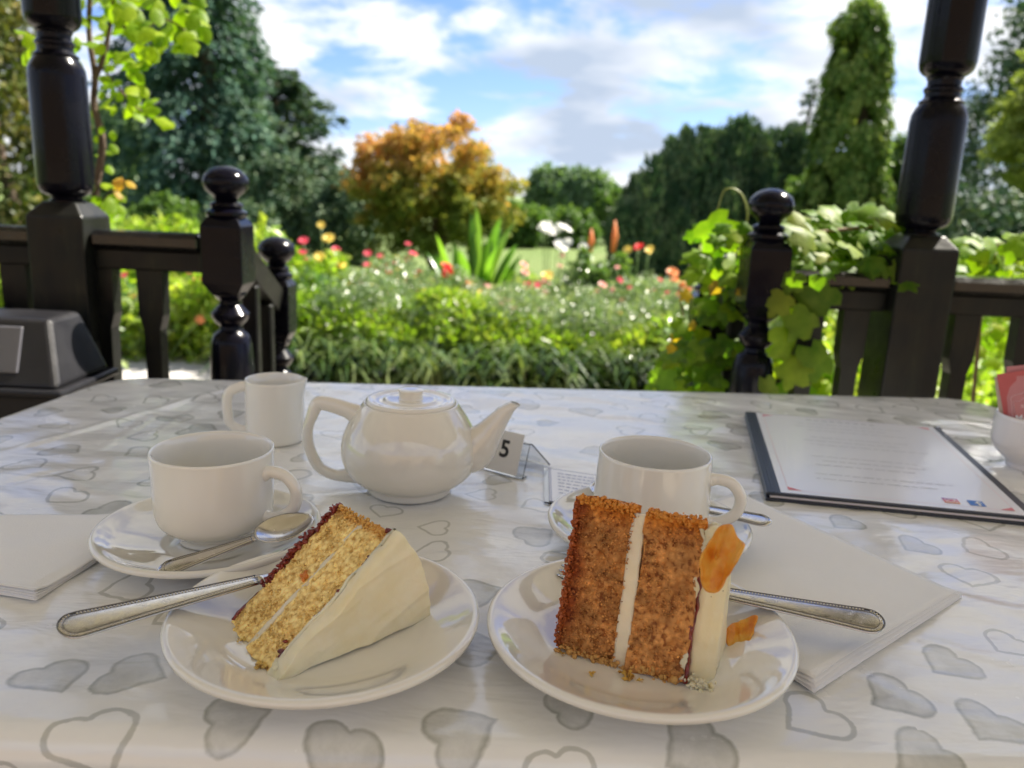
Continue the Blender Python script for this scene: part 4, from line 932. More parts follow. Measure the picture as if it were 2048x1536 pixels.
basec = g.ramp(g.noise(5, 4, .6, ps), [(.3, (.80, .79, .755)), (.7, (.86, .855, .825))])
g.set('Base Color', g.mix(mask, basec, hue))
g.set('Roughness', g.ramp(g.noise(30, 4, .6, ps), [(.3, (.13,)*3), (.7, (.28,)*3)]))
mpn = g.n('ShaderNodeMapping'); g.t.links.new(ps, mpn.inputs[0]); mpn.inputs['Scale'].default_value = (1., 2.6, 1.)
hgt = g.math('ADD', g.noise(16, 3, .5, mpn.outputs[0], .3), g.math('MULTIPLY', g.noise(90, 3, .5, ps), .12)); g.bump(hgt, .6, .004)
tc_o = mesh('tablecloth', P3[keep], idx[Fq], m, None, True, {'hstyle': ('FACE', 'FLOAT', hp[:, 4])}, uv.reshape(-1, 2))
tag(tc_o, 'white wipe-clean tablecloth printed with grey-green hearts', 'tablecloth')
# table under it
t = thing('cafe_table', 'cafe table hidden under the heart-print cloth', 'table', (.06, .70, .102))
pts = []
for i in range(4):
    a = inner[i]; prev = math.atan2(*(quad[i]-quad[i-1])[::-1]); nxt = math.atan2(*(quad[(i+1) % 4]-quad[i])[::-1]); n0 = prev-math.pi/2; n1 = nxt-math.pi/2
    while n1 < n0: n1 += 2*math.pi
    for k in range(7): q_ = n0+(n1-n0)*k/6; pts.append(a+(RADC-.004)*np.array([math.cos(q_), math.sin(q_)]))
pts = np.array(pts); n = len(pts); V = [(x-.06, y-.7, TZ-.102-.003) for x, y in pts]+[(x-.06, y-.7, TZ-.102-.028) for x, y in pts]
MB().add(V, [tuple(range(n)), tuple(range(n, 2*n))[::-1]]+[(i, n+i, n+(i+1) % n, (i+1) % n) for i in range(n)]).build('tabletop', MAT['floor'], t, False)
for i in range(4):
    c_ = cen+(quad[i]-cen)*.82; MB().box((c_[0]-.06, c_[1]-.70, (TZ-.102-.029)/2), (.05, .05, TZ-.102-.029), .004).build('leg', MAT['black2'], t, False)

# ------------------------------------------------------------------ crockery
def plate(name, label, c, rr, h, cat, group, flat=.60):
    t = None; th = .0035
    up = [(0, .0058), (rr*flat*.75, .0056), (rr*flat*.95, .0064), (rr*flat+.006, .0086), (rr*.80, h-.0062), (rr*.93, h-.001), (rr*.975, h+.0003), (rr, h-.0012)]
    lo = [(rr*.998, h-.0035), (rr*.96, h-.0052), (rr*.80, h-.0105), (rr*flat+.004, .0030), (rr*flat-.002, .0015), (rr*flat-.004, 0.0), (rr*flat-.007, 0.0), (rr*flat-.009, .0022), (0, .0022)]
    prof = list(rndpts(up, 3))+list(rndpts(lo, 2)); prof = [(max(a, 0), b) for a, b in prof]
    o = MB().lathe(prof[::-1], n=128).build(name, MAT['china']); o.location = (c[0], c[1], TZ+.0008); tag(o, label, cat, group); return o
cPL = (-.1005, .4168); cPR = (.0795, .4185)
plate('dessert_plate', 'cream china plate under the pale iced yellow cake slice', cPL, .0878, .020, 'plate', 'dessert plates')
plate('dessert_plate', 'cream china plate under the brown coffee-coloured cake slice', cPR, .0878, .020, 'plate', 'dessert plates')
cSL = (-.2085, .5250); cSR = (.1085, .5705)
plate('saucer', 'cream saucer under the left teacup, on the left napkin', cSL, .0767, .021, 'saucer', 'saucers', .42)
plate('saucer', 'cream saucer under the right teacup, behind the brown cake', cSR, .0767, .021, 'saucer', 'saucers', .42)

def cup(label, c, prof_o, thick, hdir, hpts, hr, rough=None):
    t = thing('teacup', label, 'cup', (c[0], c[1], TZ+.0072), 0, 'teacups')
    o = [(a, b) for a, b in prof_o]; rim = o[-1]
    inn = [(max(a-thick, 0), b) for a, b in o[::-1] if b > .009]; inn[0] = (rim[0]-thick*.6, rim[1]+.0002)
    prof = [(0, .0015), (o[0][0]-.004, .0015), (o[0][0]-.002, 0)]+list(rndpts(o, 4))+[(rim[0]-thick*.3, rim[1]+.0006)]+list(rndpts(inn+[(inn[-1][0]*.6, .0075), (0, .0070)], 3))
    MB().lathe(prof, n=96).build('cup_body', MAT['china'], t)
    u_ = np.array([math.cos(hdir), math.sin(hdir), 0]); pts = rndpts([u_*a+np.array([0, 0, b]) for a, b in hpts], 6); n = len(pts)
    rad = np.stack([np.interp(np.linspace(0, 1, n), [0, .12, .5, .88, 1], [hr*1.5, hr, hr*.92, hr, hr*1.5]), np.interp(np.linspace(0, 1, n), [0, .12, .5, .88, 1], [hr*1.6, hr*1.15, hr*1.1, hr*1.15, hr*1.5])], -1)
    MB().tube(pts, rad, 16, nrm=np.cross(u_, [0, 0, 1.])*1.0).build('handle', MAT['china'], t)
    return t
cup('cream teacup on the left, with a teaspoon beside it', (-.2090, .5365), [(.025, 0), (.0255, .004), (.029, .0075), (.0372, .0135), (.0402, .0205), (.0410, .032), (.0412, .050), (.0415, .060), (.042, .0665)], .0030, R(-12),
    [(.0375, .0520), (.0455, .0545), (.0560, .0525), (.0635, .0430), (.0620, .0310), (.0530, .0225), (.0445, .0200), (.0365, .0205)], .0040)
cup('cream teacup on the right, behind the brown cake slice', (.1100, .5745), [(.026, 0), (.0265, .004), (.031, .0075), (.039, .013), (.0430, .019), (.0440, .026), (.0432, .045), (.0424, .058), (.042, .0665)], .0026, R(-14),
    [(.0390, .0500), (.0480, .0515), (.0580, .0490), (.0650, .0390), (.0630, .0270), (.0540, .0195), (.0460, .0175), (.0395, .0190)], .0040)

# milk jug
cJ = (-.2405, .787); t = thing('milk_jug', 'small cream milk jug behind the left teacup', 'jug', (cJ[0], cJ[1], TZ+.0008))
o_ = [(.026, 0), (.0285, .002), (.0293, .010), (.0292, .035), (.0288, .055), (.0290, .064)]; prof = [(0, .001)]+list(rndpts(o_, 4))+[(.0284, .0648), (.0276, .0640)]+[(.0268, .05), (.0268, .01), (.025, .005), (0, .004)]
ob = MB().lathe(prof, n=72).build('jug_body', MAT['china'], t)
for v in ob.data.vertices:      # pouring lip on the right
    a = math.atan2(v.co.y, v.co.x); k = math.exp(-(a/.35)**2)*max(0, (v.co.z-.045)/.02)
    v.co.x += .0045*k; v.co.z += .0022*k
u_ = np.array([-1, -.08, 0]); hp_ = [(.0265, .0560), (.0330, .0555), (.0430, .0510), (.0470, .0440), (.0475, .0300), (.0450, .0170), (.0360, .0105), (.027, .0100)]
MB().tube(rndpts([u_*a+np.array([0, 0, b]) for a, b in hp_], 5), [(.0036, .0052)]*36, 14, nrm=(0, 1, 0)).build('handle', MAT['china'], t)

# teapot
cT = (-.0860, .6640); t = thing('teapot', 'round cream teapot with lid in the middle of the table', 'teapot', (cT[0], cT[1], TZ+.0008))
o_ = [(.0355, 0), (.0368, .0015), (.0373, .0055), (.0385, .0072), (.0460, .0110), (.0535, .0180), (.0580, .0280), (.0592, .0380), (.0580, .0480), (.0540, .0580), (.0480, .0680), (.0435, .0745), (.0415, .0772), (.0405, .0790)]
prof = [(0, .002), (.033, .002), (.034, 0)]+list(rndpts(o_, 4))+[(.0395, .0796), (.0385, .0788), (.0382, .076), (.045, .068), (0, .055)]
MB().lathe(prof, n=112).build('pot_body', MAT['china_pot'], t)
lid = [(0, .0765), (.0375, .0765), (.0382, .0785), (.0384, .0805), (.0372, .0822), (.0335, .0822), (.0310, .0812), (.0240, .0812), (.0215, .0826), (.0150, .0822), (0, .0822)]
ol = MB().lathe(rndpts(lid, 2), n=96).build('lid', MAT['china_pot'], t); autosmooth(ol, 50)
kn = [(.0112, .0819), (.0102, .0828), (.0101, .0845), (.0104, .0880), (.0110, .0898), (.0098, .0910), (0, .0912)]; autosmooth(MB().lathe(rndpts(kn, 2), n=64).build('knob', MAT['china_pot'], ol), 50)
sp = rndpts([(.034, -.004, .036), (.054, -.0042, .0405), (.0655, -.0044, .053), (.0738, -.0046, .065), (.0808, -.0048, .0755), (.0868, -.005, .0872)], 5); n = len(sp)
tt = np.linspace(0, 1, n); ra = np.interp(tt, [0, .2, .45, .7, 1], [.0200, .0200, .0122, .0078, .0056]); rb_ = np.interp(tt, [0, .2, .45, .7, 1], [.016, .0155, .0110, .0080, .0060])
ob = MB(); ob.tube(sp, np.stack([rb_, ra], -1), 24, nrm=(0, 1, 0), cap=False)
ob.tube(sp[::-1][:8], np.stack([rb_*.72, ra*.72], -1)[::-1][:8], 24, nrm=(0, 1, 0), cap=False)
sob = ob.build('spout', MAT['china_pot'], t)
dv = sob.data.vertices; N_ = n*24
for v in dv:                                   # bevel the mouth so it faces up
    s_ = max(0, (v.co.z-.074)/.012); v.co.z = v.co.z if v.index < 0 else v.co.z; 
    if v.co.z > .079: v.co.z = .079+(v.co.z-.079)*.55; v.co.x += .0022*s_
# rim ring joining outer and inner mouth
def ring_faces(): pass
me = sob.data; last = [N_-24+j for j in range(24)]; innr = [N_+j for j in range(24)]
import bmesh
bm = bmesh.new(); bm.from_mesh(me); bm.verts.ensure_lookup_table()
for j in range(24):
    try: f = bm.faces.new([bm.verts[last[j]], bm.verts[last[(j+1) % 24]], bm.verts[innr[(j+1) % 24]], bm.verts[innr[j]]]); f.smooth = True
    except Exception: pass
bmesh.ops.recalc_face_normals(bm, faces=bm.faces); bm.to_mesh(me); bm.free()
hp_ = [(-.0400, .0620), (-.0490, .0690), (-.0640, .0740), (-.0755, .0760), (-.0800, .0742), (-.0838, .0650), (-.0880, .0520), (-.0870, .0360), (-.0790, .0190), (-.0660, .0120), (-.0560, .0115), (-.0470, .0125)]
P = rndpts([(a, -.004, b) for a, b in hp_], 5); n = len(P); tt = np.linspace(0, 1, n)
rr_ = np.stack([np.interp(tt, [0, .2, .5, .85, 1], [.0085, .0056, .0050, .0052, .0070]), np.interp(tt, [0, .12, .4, .5, .85, 1], [.0120, .0072, .0056, .0046, .0050, .0075])], -1)
MB().tube(P, rr_, 18, nrm=(0, 1, 0)).build('handle', MAT['china_pot'], t)

# ------------------------------------------------------------------ cutlery
def frame_from(p0, p1):
    p0, p1 = np.array(p0), np.array(p1); x = (p1-p0)/np.linalg.norm(p1-p0); y = np.cross([0, 0, 1.], x); y /= np.linalg.norm(y); z = np.cross(x, y); ro = math.copysign(R(13), x[0]); y2 = y*math.cos(ro)+z*math.sin(ro); return x, y2, np.cross(x, y2)
def strip_mesh(sta, thick, nseg=10):
    """sta: list of (x, halfwidth, zmid, crown) along local x -> closed flattened bar with pillow section"""
    V = []; F = []; m_ = nseg
    for (x, hw, z_, cr) in sta:
        for k in range(m_):
            a = k/m_*2*math.pi; c_, s_ = math.cos(a), math.sin(a); yy = hw*math.copysign(abs(c_)**.75, c_); V.append((x, yy, z_+thick/2*math.copysign(abs(s_)**.6, s_)+cr*(1-(yy/max(hw, 1e-6))**2)))
    for i in range(len(sta)-1):
        for k in range(m_): F.append((i*m_+k, i*m_+(k+1) % m_, (i+1)*m_+(k+1) % m_, (i+1)*m_+k))
    F.append(tuple(range(m_))[::-1]); F.append(tuple((len(sta)-1)*m_+k for k in range(m_))); return V, F
def handle_sta(L, w0, w1, zf):
    xs_ = np.concatenate([np.linspace(0, .012, 8)[:-1], np.linspace(.012, L, 30)]); out = []
    for x in xs_:
        w_ = w0+(w1-w0)*(max(0, x-.012)/(L-.012))**.85
        if x < .008: w_ *= math.sqrt(max(.02, 1-((.008-x)/.008)**2))
        out.append((x, w_, zf(x), .0002))
    return out
def beads(L, w0, w1, zf, r_, step, inset):
    """pearl border: line of tiny octahedra + a sunk inner panel line"""
    V = []; F = []; oc = np.array([(1, 0, 0), (.3, .95, 0), (-.8, .6, 0), (-.8, -.6, 0), (.3, -.95, 0), (0, 0, .9)])*r_; of = [(0, 1, 5), (1, 2, 5), (2, 3, 5), (3, 4, 5), (4, 0, 5)]
    pth = []
    x = L
    while x > .010: pth.append((x, 1)); x -= step
    def hw(x): return w0+(w1-w0)*(max(0, x-.012)/(L-.012))**.85
    pts = [(x_, hw(x_)-inset) for x_, _ in pth]; rr = hw(.012)-inset
    n_ = max(5, int(math.pi*rr/step)); pts += [(.0085-(rr*.88)*math.sin(k/n_*math.pi), rr*math.cos(k/n_*math.pi)) for k in range(1, n_)]; pts += [(x_, -(hw(x_)-inset)) for x_, _ in pth[::-1]]
    for (x_, y_) in pts:
        b = len(V); V += [tuple(np.array([x_, y_, zf(x_)])+q) for q in oc]; F += [tuple(b+i for i in f) for f in of]
    return V, F, pts
def place(V, p0, ax, ay, az): V = np.array(V); return p0+V[:, :1]*ax+V[:, 1:2]*ay+V[:, 2:]*az
def cutlery(kind, label, end, thru, length, bw, group=None):
    """end = world point of handle tip, thru = a point further along"""
    ax, ay, az = frame_from(end, thru); cat = kind.replace('_', ' '); t = thing(kind, label, cat.split()[-1] if kind != 'teaspoon' else 'spoon', tuple(end), 0, group)
    LH = length*.58; zf = lambda x: .0006+.0016*math.sin(min(1, x/LH)*math.pi)*0
    o = np.zeros(3); w0, w1 = bw, bw*.40
    V, F = strip_mesh(handle_sta(LH, w0, w1, zf), .0020, 14); mesh('handle', place(V, o, ax, ay, az), F, MAT['steel'], t, True)
    s_ = .00076 if kind != 'teaspoon' else .00050
    V, F, pts = beads(LH, w0, w1, lambda x: zf(x)+.00105, s_, s_*2.35, bw*.19); mesh('bead_border', place(V, o, ax, ay, az), F, MAT['steel'], t, True)
    # grooves either side of the beads, drawn as thin dark tubes
    gr = MB()
    for off in (-s_*1.75, s_*1.75):
        n2 = []; m_ = len(pts)
        for i, (x_, y_) in enumerate(pts):
            a_ = np.array(pts[max(0, i-1)]); b_ = np.array(pts[min(m_-1, i+1)]); d_ = b_-a_; d_ /= np.linalg.norm(d_)+1e-9; n2.append((x_+d_[1]*off, y_-d_[0]*off, zf(x_)+.0009))
        gr.tube(place(n2, o, ax, ay, az), .00042, 4)
    gr.build('engraved_line', MAT['steel_dark'], t)
    if kind == 'teaspoon':
        ln = length-LH; bl_ = length*.40; xs_ = np.linspace(LH, length-bl_, 8); V, F = strip_mesh([(x, w1*(1-.25*math.sin((x-LH)/(length-bl_-LH)*math.pi)), .0006+.004*((x-LH)/(length-bl_-LH))*0, 0) for x in xs_], .0022, 12); mesh('neck', place(V, o, ax, ay, az), F, MAT['steel'], t, True)
        nu, nv = 22, 12; V = []; F = []; cx_ = length-bl_/2; ha, hb = bl_/2, bl_*.33
        for i in range(nv+1):
            r_ = i/nv
            for j in range(nu):
                a = j/nu*2*math.pi; x_ = cx_+ha*r_*math.cos(a); y_ = hb*r_*math.sin(a)*(1-.12*math.cos(a)); V.append((x_, y_, .0022-.0062*(1-r_**2.2)))
        for i in range(nv):
            for j in range(nu): F.append((i*nu+j, (i+1)*nu+j, (i+1)*nu+(j+1) % nu, i*nu+(j+1) % nu))
        ob = mesh('bowl', place(V, o, ax, ay, az), F, MAT['steel'], t, True); md = ob.modifiers.new('s', 'SOLIDIFY'); md.thickness = .0009; md.offset = 0
    else:
        xs_ = np.linspace(LH, length*.78, 10); V, F = strip_mesh([(x, w1+(bw*.30)*((x-LH)/(length*.2))**2*.9, .0006-.0040*math.sin((x-LH)/(length*.2)*math.pi/2)*.6, 0) for x in xs_], .0020, 12); mesh('neck', place(V, o, ax, ay, az), F, MAT['steel'], t, True)
        for k in range(4):
            yy = (k-1.5)*.0052; V, F = strip_mesh([(length*.77+(length*.23)*q, .0016*(1-.5*q), -.0018-.004*math.sin(q*2.6), 0) for q in np.linspace(0, 1, 7)], .0016, 8)
            V = [(a_, b_+yy*min(1, .55+(a_-length*.77)/.02*.45), c_) for a_, b_, c_ in V]; mesh('tine', place(V, o, ax, ay, az), F, MAT['steel'], t, True)
    return t
pa = PZ(116, 1262, .0275); pb_ = PZ(500, 1165, .0235); cutlery('dessert_fork', 'beaded steel fork resting on the left cake plate', pa, pb_, .185, .0104, 'dessert forks')
pa = PZ(1768, 1250, .0250); pb_ = PZ(1455, 1190, .0240); cutlery('dessert_fork', 'beaded steel fork resting on the right plate and napkin', pa, pb_, .195, .0104, 'dessert forks')
pa = PZ(316, 1147, .0165); pb_ = PZ(540, 1068, .0270); cutlery('teaspoon', 'teaspoon with shiny bowl on the left saucer, in front of the cup', pa, pb_, np.linalg.norm(PZ(628, 1025, .028)-pa)-.009, .0074, 'teaspoons')
pa = PZ(1543, 1047, .028); pb_ = PZ(1440, 1036, .028); pc = PZ(1180, 972, .026); cutlery('teaspoon', 'teaspoon with pale blue reflections lying behind the right cup', pa, pc, np.linalg.norm(pc-pa), .0074, 'teaspoons')

# ------------------------------------------------------------------ napkins
m = M('white_paper_napkin', (.84, .83, .81), .85, spec=.15); g = G(m); g.bump(g.math('ADD', g.noise(900, 2, .5, g.pos()), g.noise(60, 3, .5, g.pos())), .22, .0012); MAT['paper'] = m
def napkin(label, corners, layers, h, seed, curl=None):
    t = thing('paper_napkin', label, 'napkin', tuple(PZ(1, 1)*0+np.array([*np.mean(corners, 0), TZ+.001])), 0, 'paper napkins'); o0 = np.array(t.location)
    c = np.array(corners, float); n = 36; u_, v_ = np.meshgrid(np.linspace(0, 1, n), np.linspace(0, 1, n), indexing='ij')
    for k in range(layers):
        sh = .0012*k; q = (c[0]*((1-u_)*(1-v_))[..., None]+c[1]*(u_*(1-v_))[..., None]+c[2]*(u_*v_)[..., None]+c[3]*((1-u_)*v_)[..., None])
        ctr = c.mean(0); q = ctr+(q-ctr)*(1-.014*((k*7) % 3))
        e = np.minimum(np.minimum(u_, 1-u_), np.minimum(v_, 1-v_)); zz = .0018+h*k/layers+.0017*fbm(np.stack([q[..., 0]*18, q[..., 1]*22, 0*u_+k*.2], -1), seed, 2)
        zz = zz*np.clip(.25+e*9, .25+.6*k/layers, 1)
        if curl is not None: zz = zz+curl(u_, v_)*(k+1)/layers
        zz = np.maximum(zz, .0014+.0005*k)
        V = np.concatenate([q, zz[..., None]+TZ], -1).reshape(-1, 3)-o0
        a, b = np.meshgrid(np.arange(n-1), np.arange(n-1), indexing='ij'); f = (a*n+b).ravel(); ob = mesh('napkin_ply', V, np.stack([f, f+n, f+n+1, f+1], 1), MAT['paper'], t, True)
        md = ob.modifiers.new('s', 'SOLIDIFY'); md.thickness = .0004; md.offset = 0
    return t
a = PZ(1925, 1190, .003)[:2]; b = PZ(1628, 1390, .0)[:2]; e_ = PZ(1475, 990)[:2]; dvec = e_-a
napkin('folded white paper napkin under the right fork and plate', [b, a, a+dvec, b+dvec], 6, .0030, 41, lambda u, v: .0045*np.exp(-(v/.06)**2)*np.exp(-((u-.30)/.28)**2)+.002*np.exp(-(v/.05)**2))
napkin('folded white paper napkin under the left saucer', [PZ(-160, 1165)[:2], PZ(72, 1205)[:2], PZ(330, 1040)[:2], PZ(-120, 1040)[:2]], 7, .0042, 42, lambda u, v: .0035*np.exp(-(v/.06)**2))

# ------------------------------------------------------------------ menu, table number, notice, sugar pot
m = M('black_leatherette', (.018, .022, .032), .38, spec=.5); g = G(m); g.bump(g.noise(700, 3, .6, g.obj()), .3, .0006); MAT['leather'] = m
MAT['page'] = M('white_page', (.84, .84, .86), .35, coat=.4, coatr=.15); MAT['page2'] = M('inner_pages', (.78, .72, .70), .7)
MAT['ink'] = M('faint_grey_ink', (.52, .53, .54), .6); MAT['redink'] = M('rose_ink', (.70, .22, .24), .6); MAT['pinkink'] = M('pale_rose_ink', (.82, .62, .62), .6)
TL, TR, BL = PZ(1490, 822, .009), PZ(1880, 854, .009), PZ(1533, 984, .009)
ex = (TR-TL)[:2]; ey = (BL-TL)[:2]; wM, hM = np.linalg.norm(ex), np.linalg.norm(ey); ex /= wM; ey = np.array([ex[1], -ex[0]]) if False else ey/hM
t = thing('menu', 'open-topped black menu folder with white page at the right', 'menu', (TL[0], TL[1], TZ+.0008))
def mp_(x, y, z): q = ex*x+ey*y; return (q[0], q[1], z)
def slab(x0, x1, y0, y1, z0, z1, name, mat, bev=.0): 
    V = [mp_(x0, y0, z0), mp_(x1, y0, z0), mp_(x1, y1, z0), mp_(x0, y1, z0), mp_(x0, y0, z1), mp_(x1, y0, z1), mp_(x1, y1, z1), mp_(x0, y1, z1)]
    o = mesh(name, V, [(0, 1, 2, 3), (7, 6, 5, 4), (0, 4, 5, 1), (1, 5, 6, 2), (2, 6, 7, 3), (3, 7, 4, 0)], mat, t, False)
    if bev: bevm(o, bev)
    return o
slab(0, wM, 0, hM, 0, .0026, 'back_cover', MAT['leather'], .0008); slab(.004, wM-.003, .003, hM-.0025, .0028, .0048, 'inner_pages', MAT['page2'])
slab(0, wM, 0, hM-.001, .0050, .0076, 'front_cover', MAT['leather'], .0008); slab(.013, wM-.009, .0035, hM-.004, .0077, .0081, 'page', MAT['page'])
for k in range(3): slab(.0022+k*.0034, .0040+k*.0034, .001, hM-.002, .0077, .0081+.0002*(k % 2), 'spine_binding', MAT['leather'])
for k, (cx_, cy_) in enumerate(((wM-.004, .004),)): slab(cx_-.004, cx_+.004, cy_-.004, cy_+.004, .0082, .0088, 'corner_clip', MAT['steel'], .0003)
def inkline(x0, x1, y, h=.0011, mat=None, name='print_line'): return slab(x0, x1, y, y+h, .00815, .00822, name, mat or MAT['ink'])
g_ = np.random.default_rng(70)
bm_ = MB()
def addflat(bmx, x0, x1, y0, y1, z=.0083): bmx.add([mp_(x0, y0, z), mp_(x1, y0, z), mp_(x1, y1, z), mp_(x0, y1, z)], [(0, 3, 2, 1)])
for r_ in range(15):
    if r_ in (3, 7, 8, 12): continue
    y_ = .035+r_*.0145; x_ = .05+g_.random()*.02
    while x_ < wM-.05-g_.random()*.03: l_ = .004+.011*g_.random(); addflat(bm_, x_, x_+l_, y_, y_+.0013); x_ += l_+.0022
x_ = .07
while x_ < .15: addflat(bm_, x_, x_+.006, .017, .021); x_ += .009
bm_.build('menu_text', MAT['ink'], t, False)['kind'] = 'stuff'
fr = MB(); x0, x1, y0, y1 = .020, wM-.017, .011, hM-.012
for q in ((x0, x1, y0, y0+.0005), (x0, x1, y1, y1+.0005), (x0, x0+.0005, y0, y1), (x1, x1+.0005, y0, y1)): addflat(fr, *q)
fr.build('print_border', MAT['pinkink'], t, False)
for (cx_, cy_, sx, sy) in ((x0, y0, 1, 1), (x1, y0, -1, 1), (x0, y1, 1, -1), (x1, y1, -1, -1)):
    cr = MB(); cr.add([mp_(cx_, cy_, .00845), mp_(cx_+sx*.012, cy_, .00845), mp_(cx_, cy_+sy*.008, .00845)], [(0, 1, 2) if sx*sy < 0 else (2, 1, 0)]); cr.build('corner_ornament', MAT['redink'], t, False)
# social media marks at the foot of the page
def disc(bmx, cx_, cy_, r0, r1, z, n=20):
    V = []; 
    for k in range(n): a = k/n*2*math.pi; V += [mp_(cx_+r0*math.cos(a), cy_+r0*math.sin(a), z), mp_(cx_+r1*math.cos(a), cy_+r1*math.sin(a), z)]
    bmx.add(V, [(2*k, 2*k+1, 2*((k+1) % n)+1, 2*((k+1) % n)) for k in range(n)])
m = M('sunset_gradient_ink', (.8, .2, .3), .5); g = G(m); sp_ = g.n('ShaderNodeSeparateXYZ'); g.t.links.new(g.n('ShaderNodeTexCoord').outputs['Generated'], sp_.inputs[0])
g.set('Base Color', g.ramp(sp_.outputs[1], [(0., (.85, .45, .15)), (.5, (.78, .14, .22)), (1., (.30, .15, .55))])); MAT['grad'] = m
MAT['blueink'] = M('blue_ink', (.05, .20, .60), .5); MAT['whiteink'] = M('white_ink', (.85, .85, .85), .5)
s_ = .0065; cx_, cy_ = wM-.066, hM-.023
b_ = MB(); addflat(b_, cx_-s_, cx_+s_, cy_-s_, cy_+s_, .00845); b_.build('camera_mark', MAT['grad'], t, False)
b_ = MB(); disc(b_, cx_, cy_, .0024, .0033, .0086); disc(b_, cx_+.0035, cy_-.0035, 0.0, .0007, .0086); 
for q in ((-.0048, .0048, -.0048, -.0041), (-.0048, .0048, .0041, .0048), (-.0048, -.0041, -.0041, .0041), (.0041, .0048, -.0041, .0041)): addflat(b_, cx_+q[0], cx_+q[1], cy_+q[2], cy_+q[3], .0086)
b_.build('camera_outline', MAT['whiteink'], t, False)
cx_ += .021
b_ = MB(); addflat(b_, cx_-s_, cx_+s_, cy_-s_, cy_+s_, .00845); b_.build('letter_mark', MAT['blueink'], t, False)
b_ = MB(); addflat(b_, cx_+.0005, cx_+.0025, cy_-.0035, cy_+s_, .0086); addflat(b_, cx_-.0015, cx_+.0045, cy_-.0002, cy_+.0016, .0086); addflat(b_, cx_+.0012, cx_+.0048, cy_-.0050, cy_-.0032, .0086); b_.build('letter_f', MAT['whiteink'], t, False)

# text helper
def text(s_, size, mat, parent, M4, name='lettering', off=0.):
    cu = bpy.data.curves.new(name, 'FONT'); cu.body = s_; cu.size = size; cu.align_x = 'CENTER'; cu.align_y = 'CENTER'; cu.offset = off; cu.extrude = .00005; cu.materials.append(mat)
    o = bpy.data.objects.new(name, cu); C.objects.link(o); bpy.context.view_layer.update(); me = bpy.data.meshes.new_from_object(o.evaluated_get(bpy.context.evaluated_depsgraph_get()))
    bpy.data.objects.remove(o); o = bpy.data.objects.new(name, me); C.objects.link(o); o.parent = parent; o.matrix_basis = M4; return o
def plane_M(o, x, y): x = Vector(x).normalized(); z = x.cross(Vector(y)).normalized(); y = z.cross(x); m_ = Matrix((x, y, z)).transposed().to_4x4(); m_.translation = Vector(o); return m_
# table number stand
acr = M('clear_acrylic', (.97, .98, .98), .02, trans=1., ior=1.45); MAT['acrylic'] = acr
FLc, FRc = PZ(972, 940), PZ(1046, 960); bk = PZ(1092, 932); fx = FRc-FLc; fx = fx/np.linalg.norm(fx)
t = thing('table_number_stand', 'clear acrylic stand holding a white card with number 5', 'table number', (FRc[0], FRc[1], TZ+.0008)); o0 = np.array([FRc[0], FRc[1], TZ])
W_ = .050; fyv = np.array([-fx[1], fx[0], 0]); dep = float((bk-FRc)@fyv); dep = max(.03, min(dep, .05)); apexh = .030
def sheet(p, q, name, w0=0., w1=W_, th=.0014, mat=None):
    """sheet spanning from base line p=(d,z) to q=(d,z), width along -fx"""
    p, q = np.array(p), np.array(q); n_ = np.array([-(q-p)[1], (q-p)[0]]); n_ = n_/np.linalg.norm(n_)*th; V = []
    for (d_, z_) in (p, q, q+n_, p+n_):
        for w_ in (w0, w1): V.append(-fx*w_+fyv*d_+np.array([0, 0, z_]))
    return mesh(name, V, [(0, 1, 3, 2), (2, 3, 5, 4), (4, 5, 7, 6), (6, 7, 1, 0), (0, 2, 4, 6), (1, 7, 5, 3)], mat or MAT['acrylic'], t, False)
sheet((0, .0005), (dep*.20, apexh), 'front_sheet'); sheet((dep*.26, apexh), (dep, .0005), 'back_sheet'); sheet((dep*.20, apexh+.0002), (dep*.26, apexh+.0002), 'ridge'); sheet((-.002, .0002), (.006, .0002), 'foot_lip')
MAT['card'] = M('white_card', (.74, .72, .70), .7); MAT['blackink'] = M('black_ink', (.02, .02, .022), .6)
sl_ = np.array([dep*.20, apexh]); sl_ /= np.linalg.norm(sl_); c0 = np.array([-.0030, .0012]); hC = .040
sheet(c0+sl_*.001, c0+sl_*hC, 'number_card', .0060, .0420, .0005, MAT['card'])
up_ = fyv*sl_[0]+np.array([0, 0, sl_[1]]); cc = -fx*.0240+fyv*(c0+sl_*.0225)[0]+np.array([0, 0, (c0+sl_*.0225)[1]]); nrm_ = np.cross(fx, up_)
text('5', .0225, MAT['blackink'], t, plane_M(cc+nrm_*.0006, fx, up_), 'number', .0006)
# notice slip
t = thing('notice_card', 'small printed notice with blue border behind the right saucer', 'notice', (*PZ(1098, 1008)[:2], TZ+.0008)); o0 = np.array(t.location)
n0, n1, n2_ = PZ(1098, 1010)-[0, 0, TZ], PZ(1096, 943)-[0, 0, TZ], PZ(1196, 958)-[0, 0, TZ]
ey = (n1-n0)[:2]; hN = np.linalg.norm(ey); ey = ey/hN; ex = (n2_-n1)[:2]; ex /= np.linalg.norm(ex)
def slabn(x0, x1, y0, y1, z0, z1, name, mat): 
    V = [mp_(x0, y0, z0), mp_(x1, y0, z0), mp_(x1, y1, z0), mp_(x0, y1, z0), mp_(x0, y0, z1), mp_(x1, y0, z1), mp_(x1, y1, z1), mp_(x0, y1, z1)]
    return mesh(name, V, [(3, 2, 1, 0), (4, 5, 6, 7), (1, 5, 4, 0), (2, 6, 5, 1), (3, 7, 6, 2), (0, 4, 7, 3)], mat, t, False)
MAT['bluegrey'] = M('blue_grey_ink', (.22, .25, .42), .5)
slabn(-.004, .085, -.002, hN+.002, 0.0002, .0014, 'clear_sleeve', MAT['acrylic']); slabn(0, .080, 0, hN, .0016, .0020, 'card', MAT['page'])
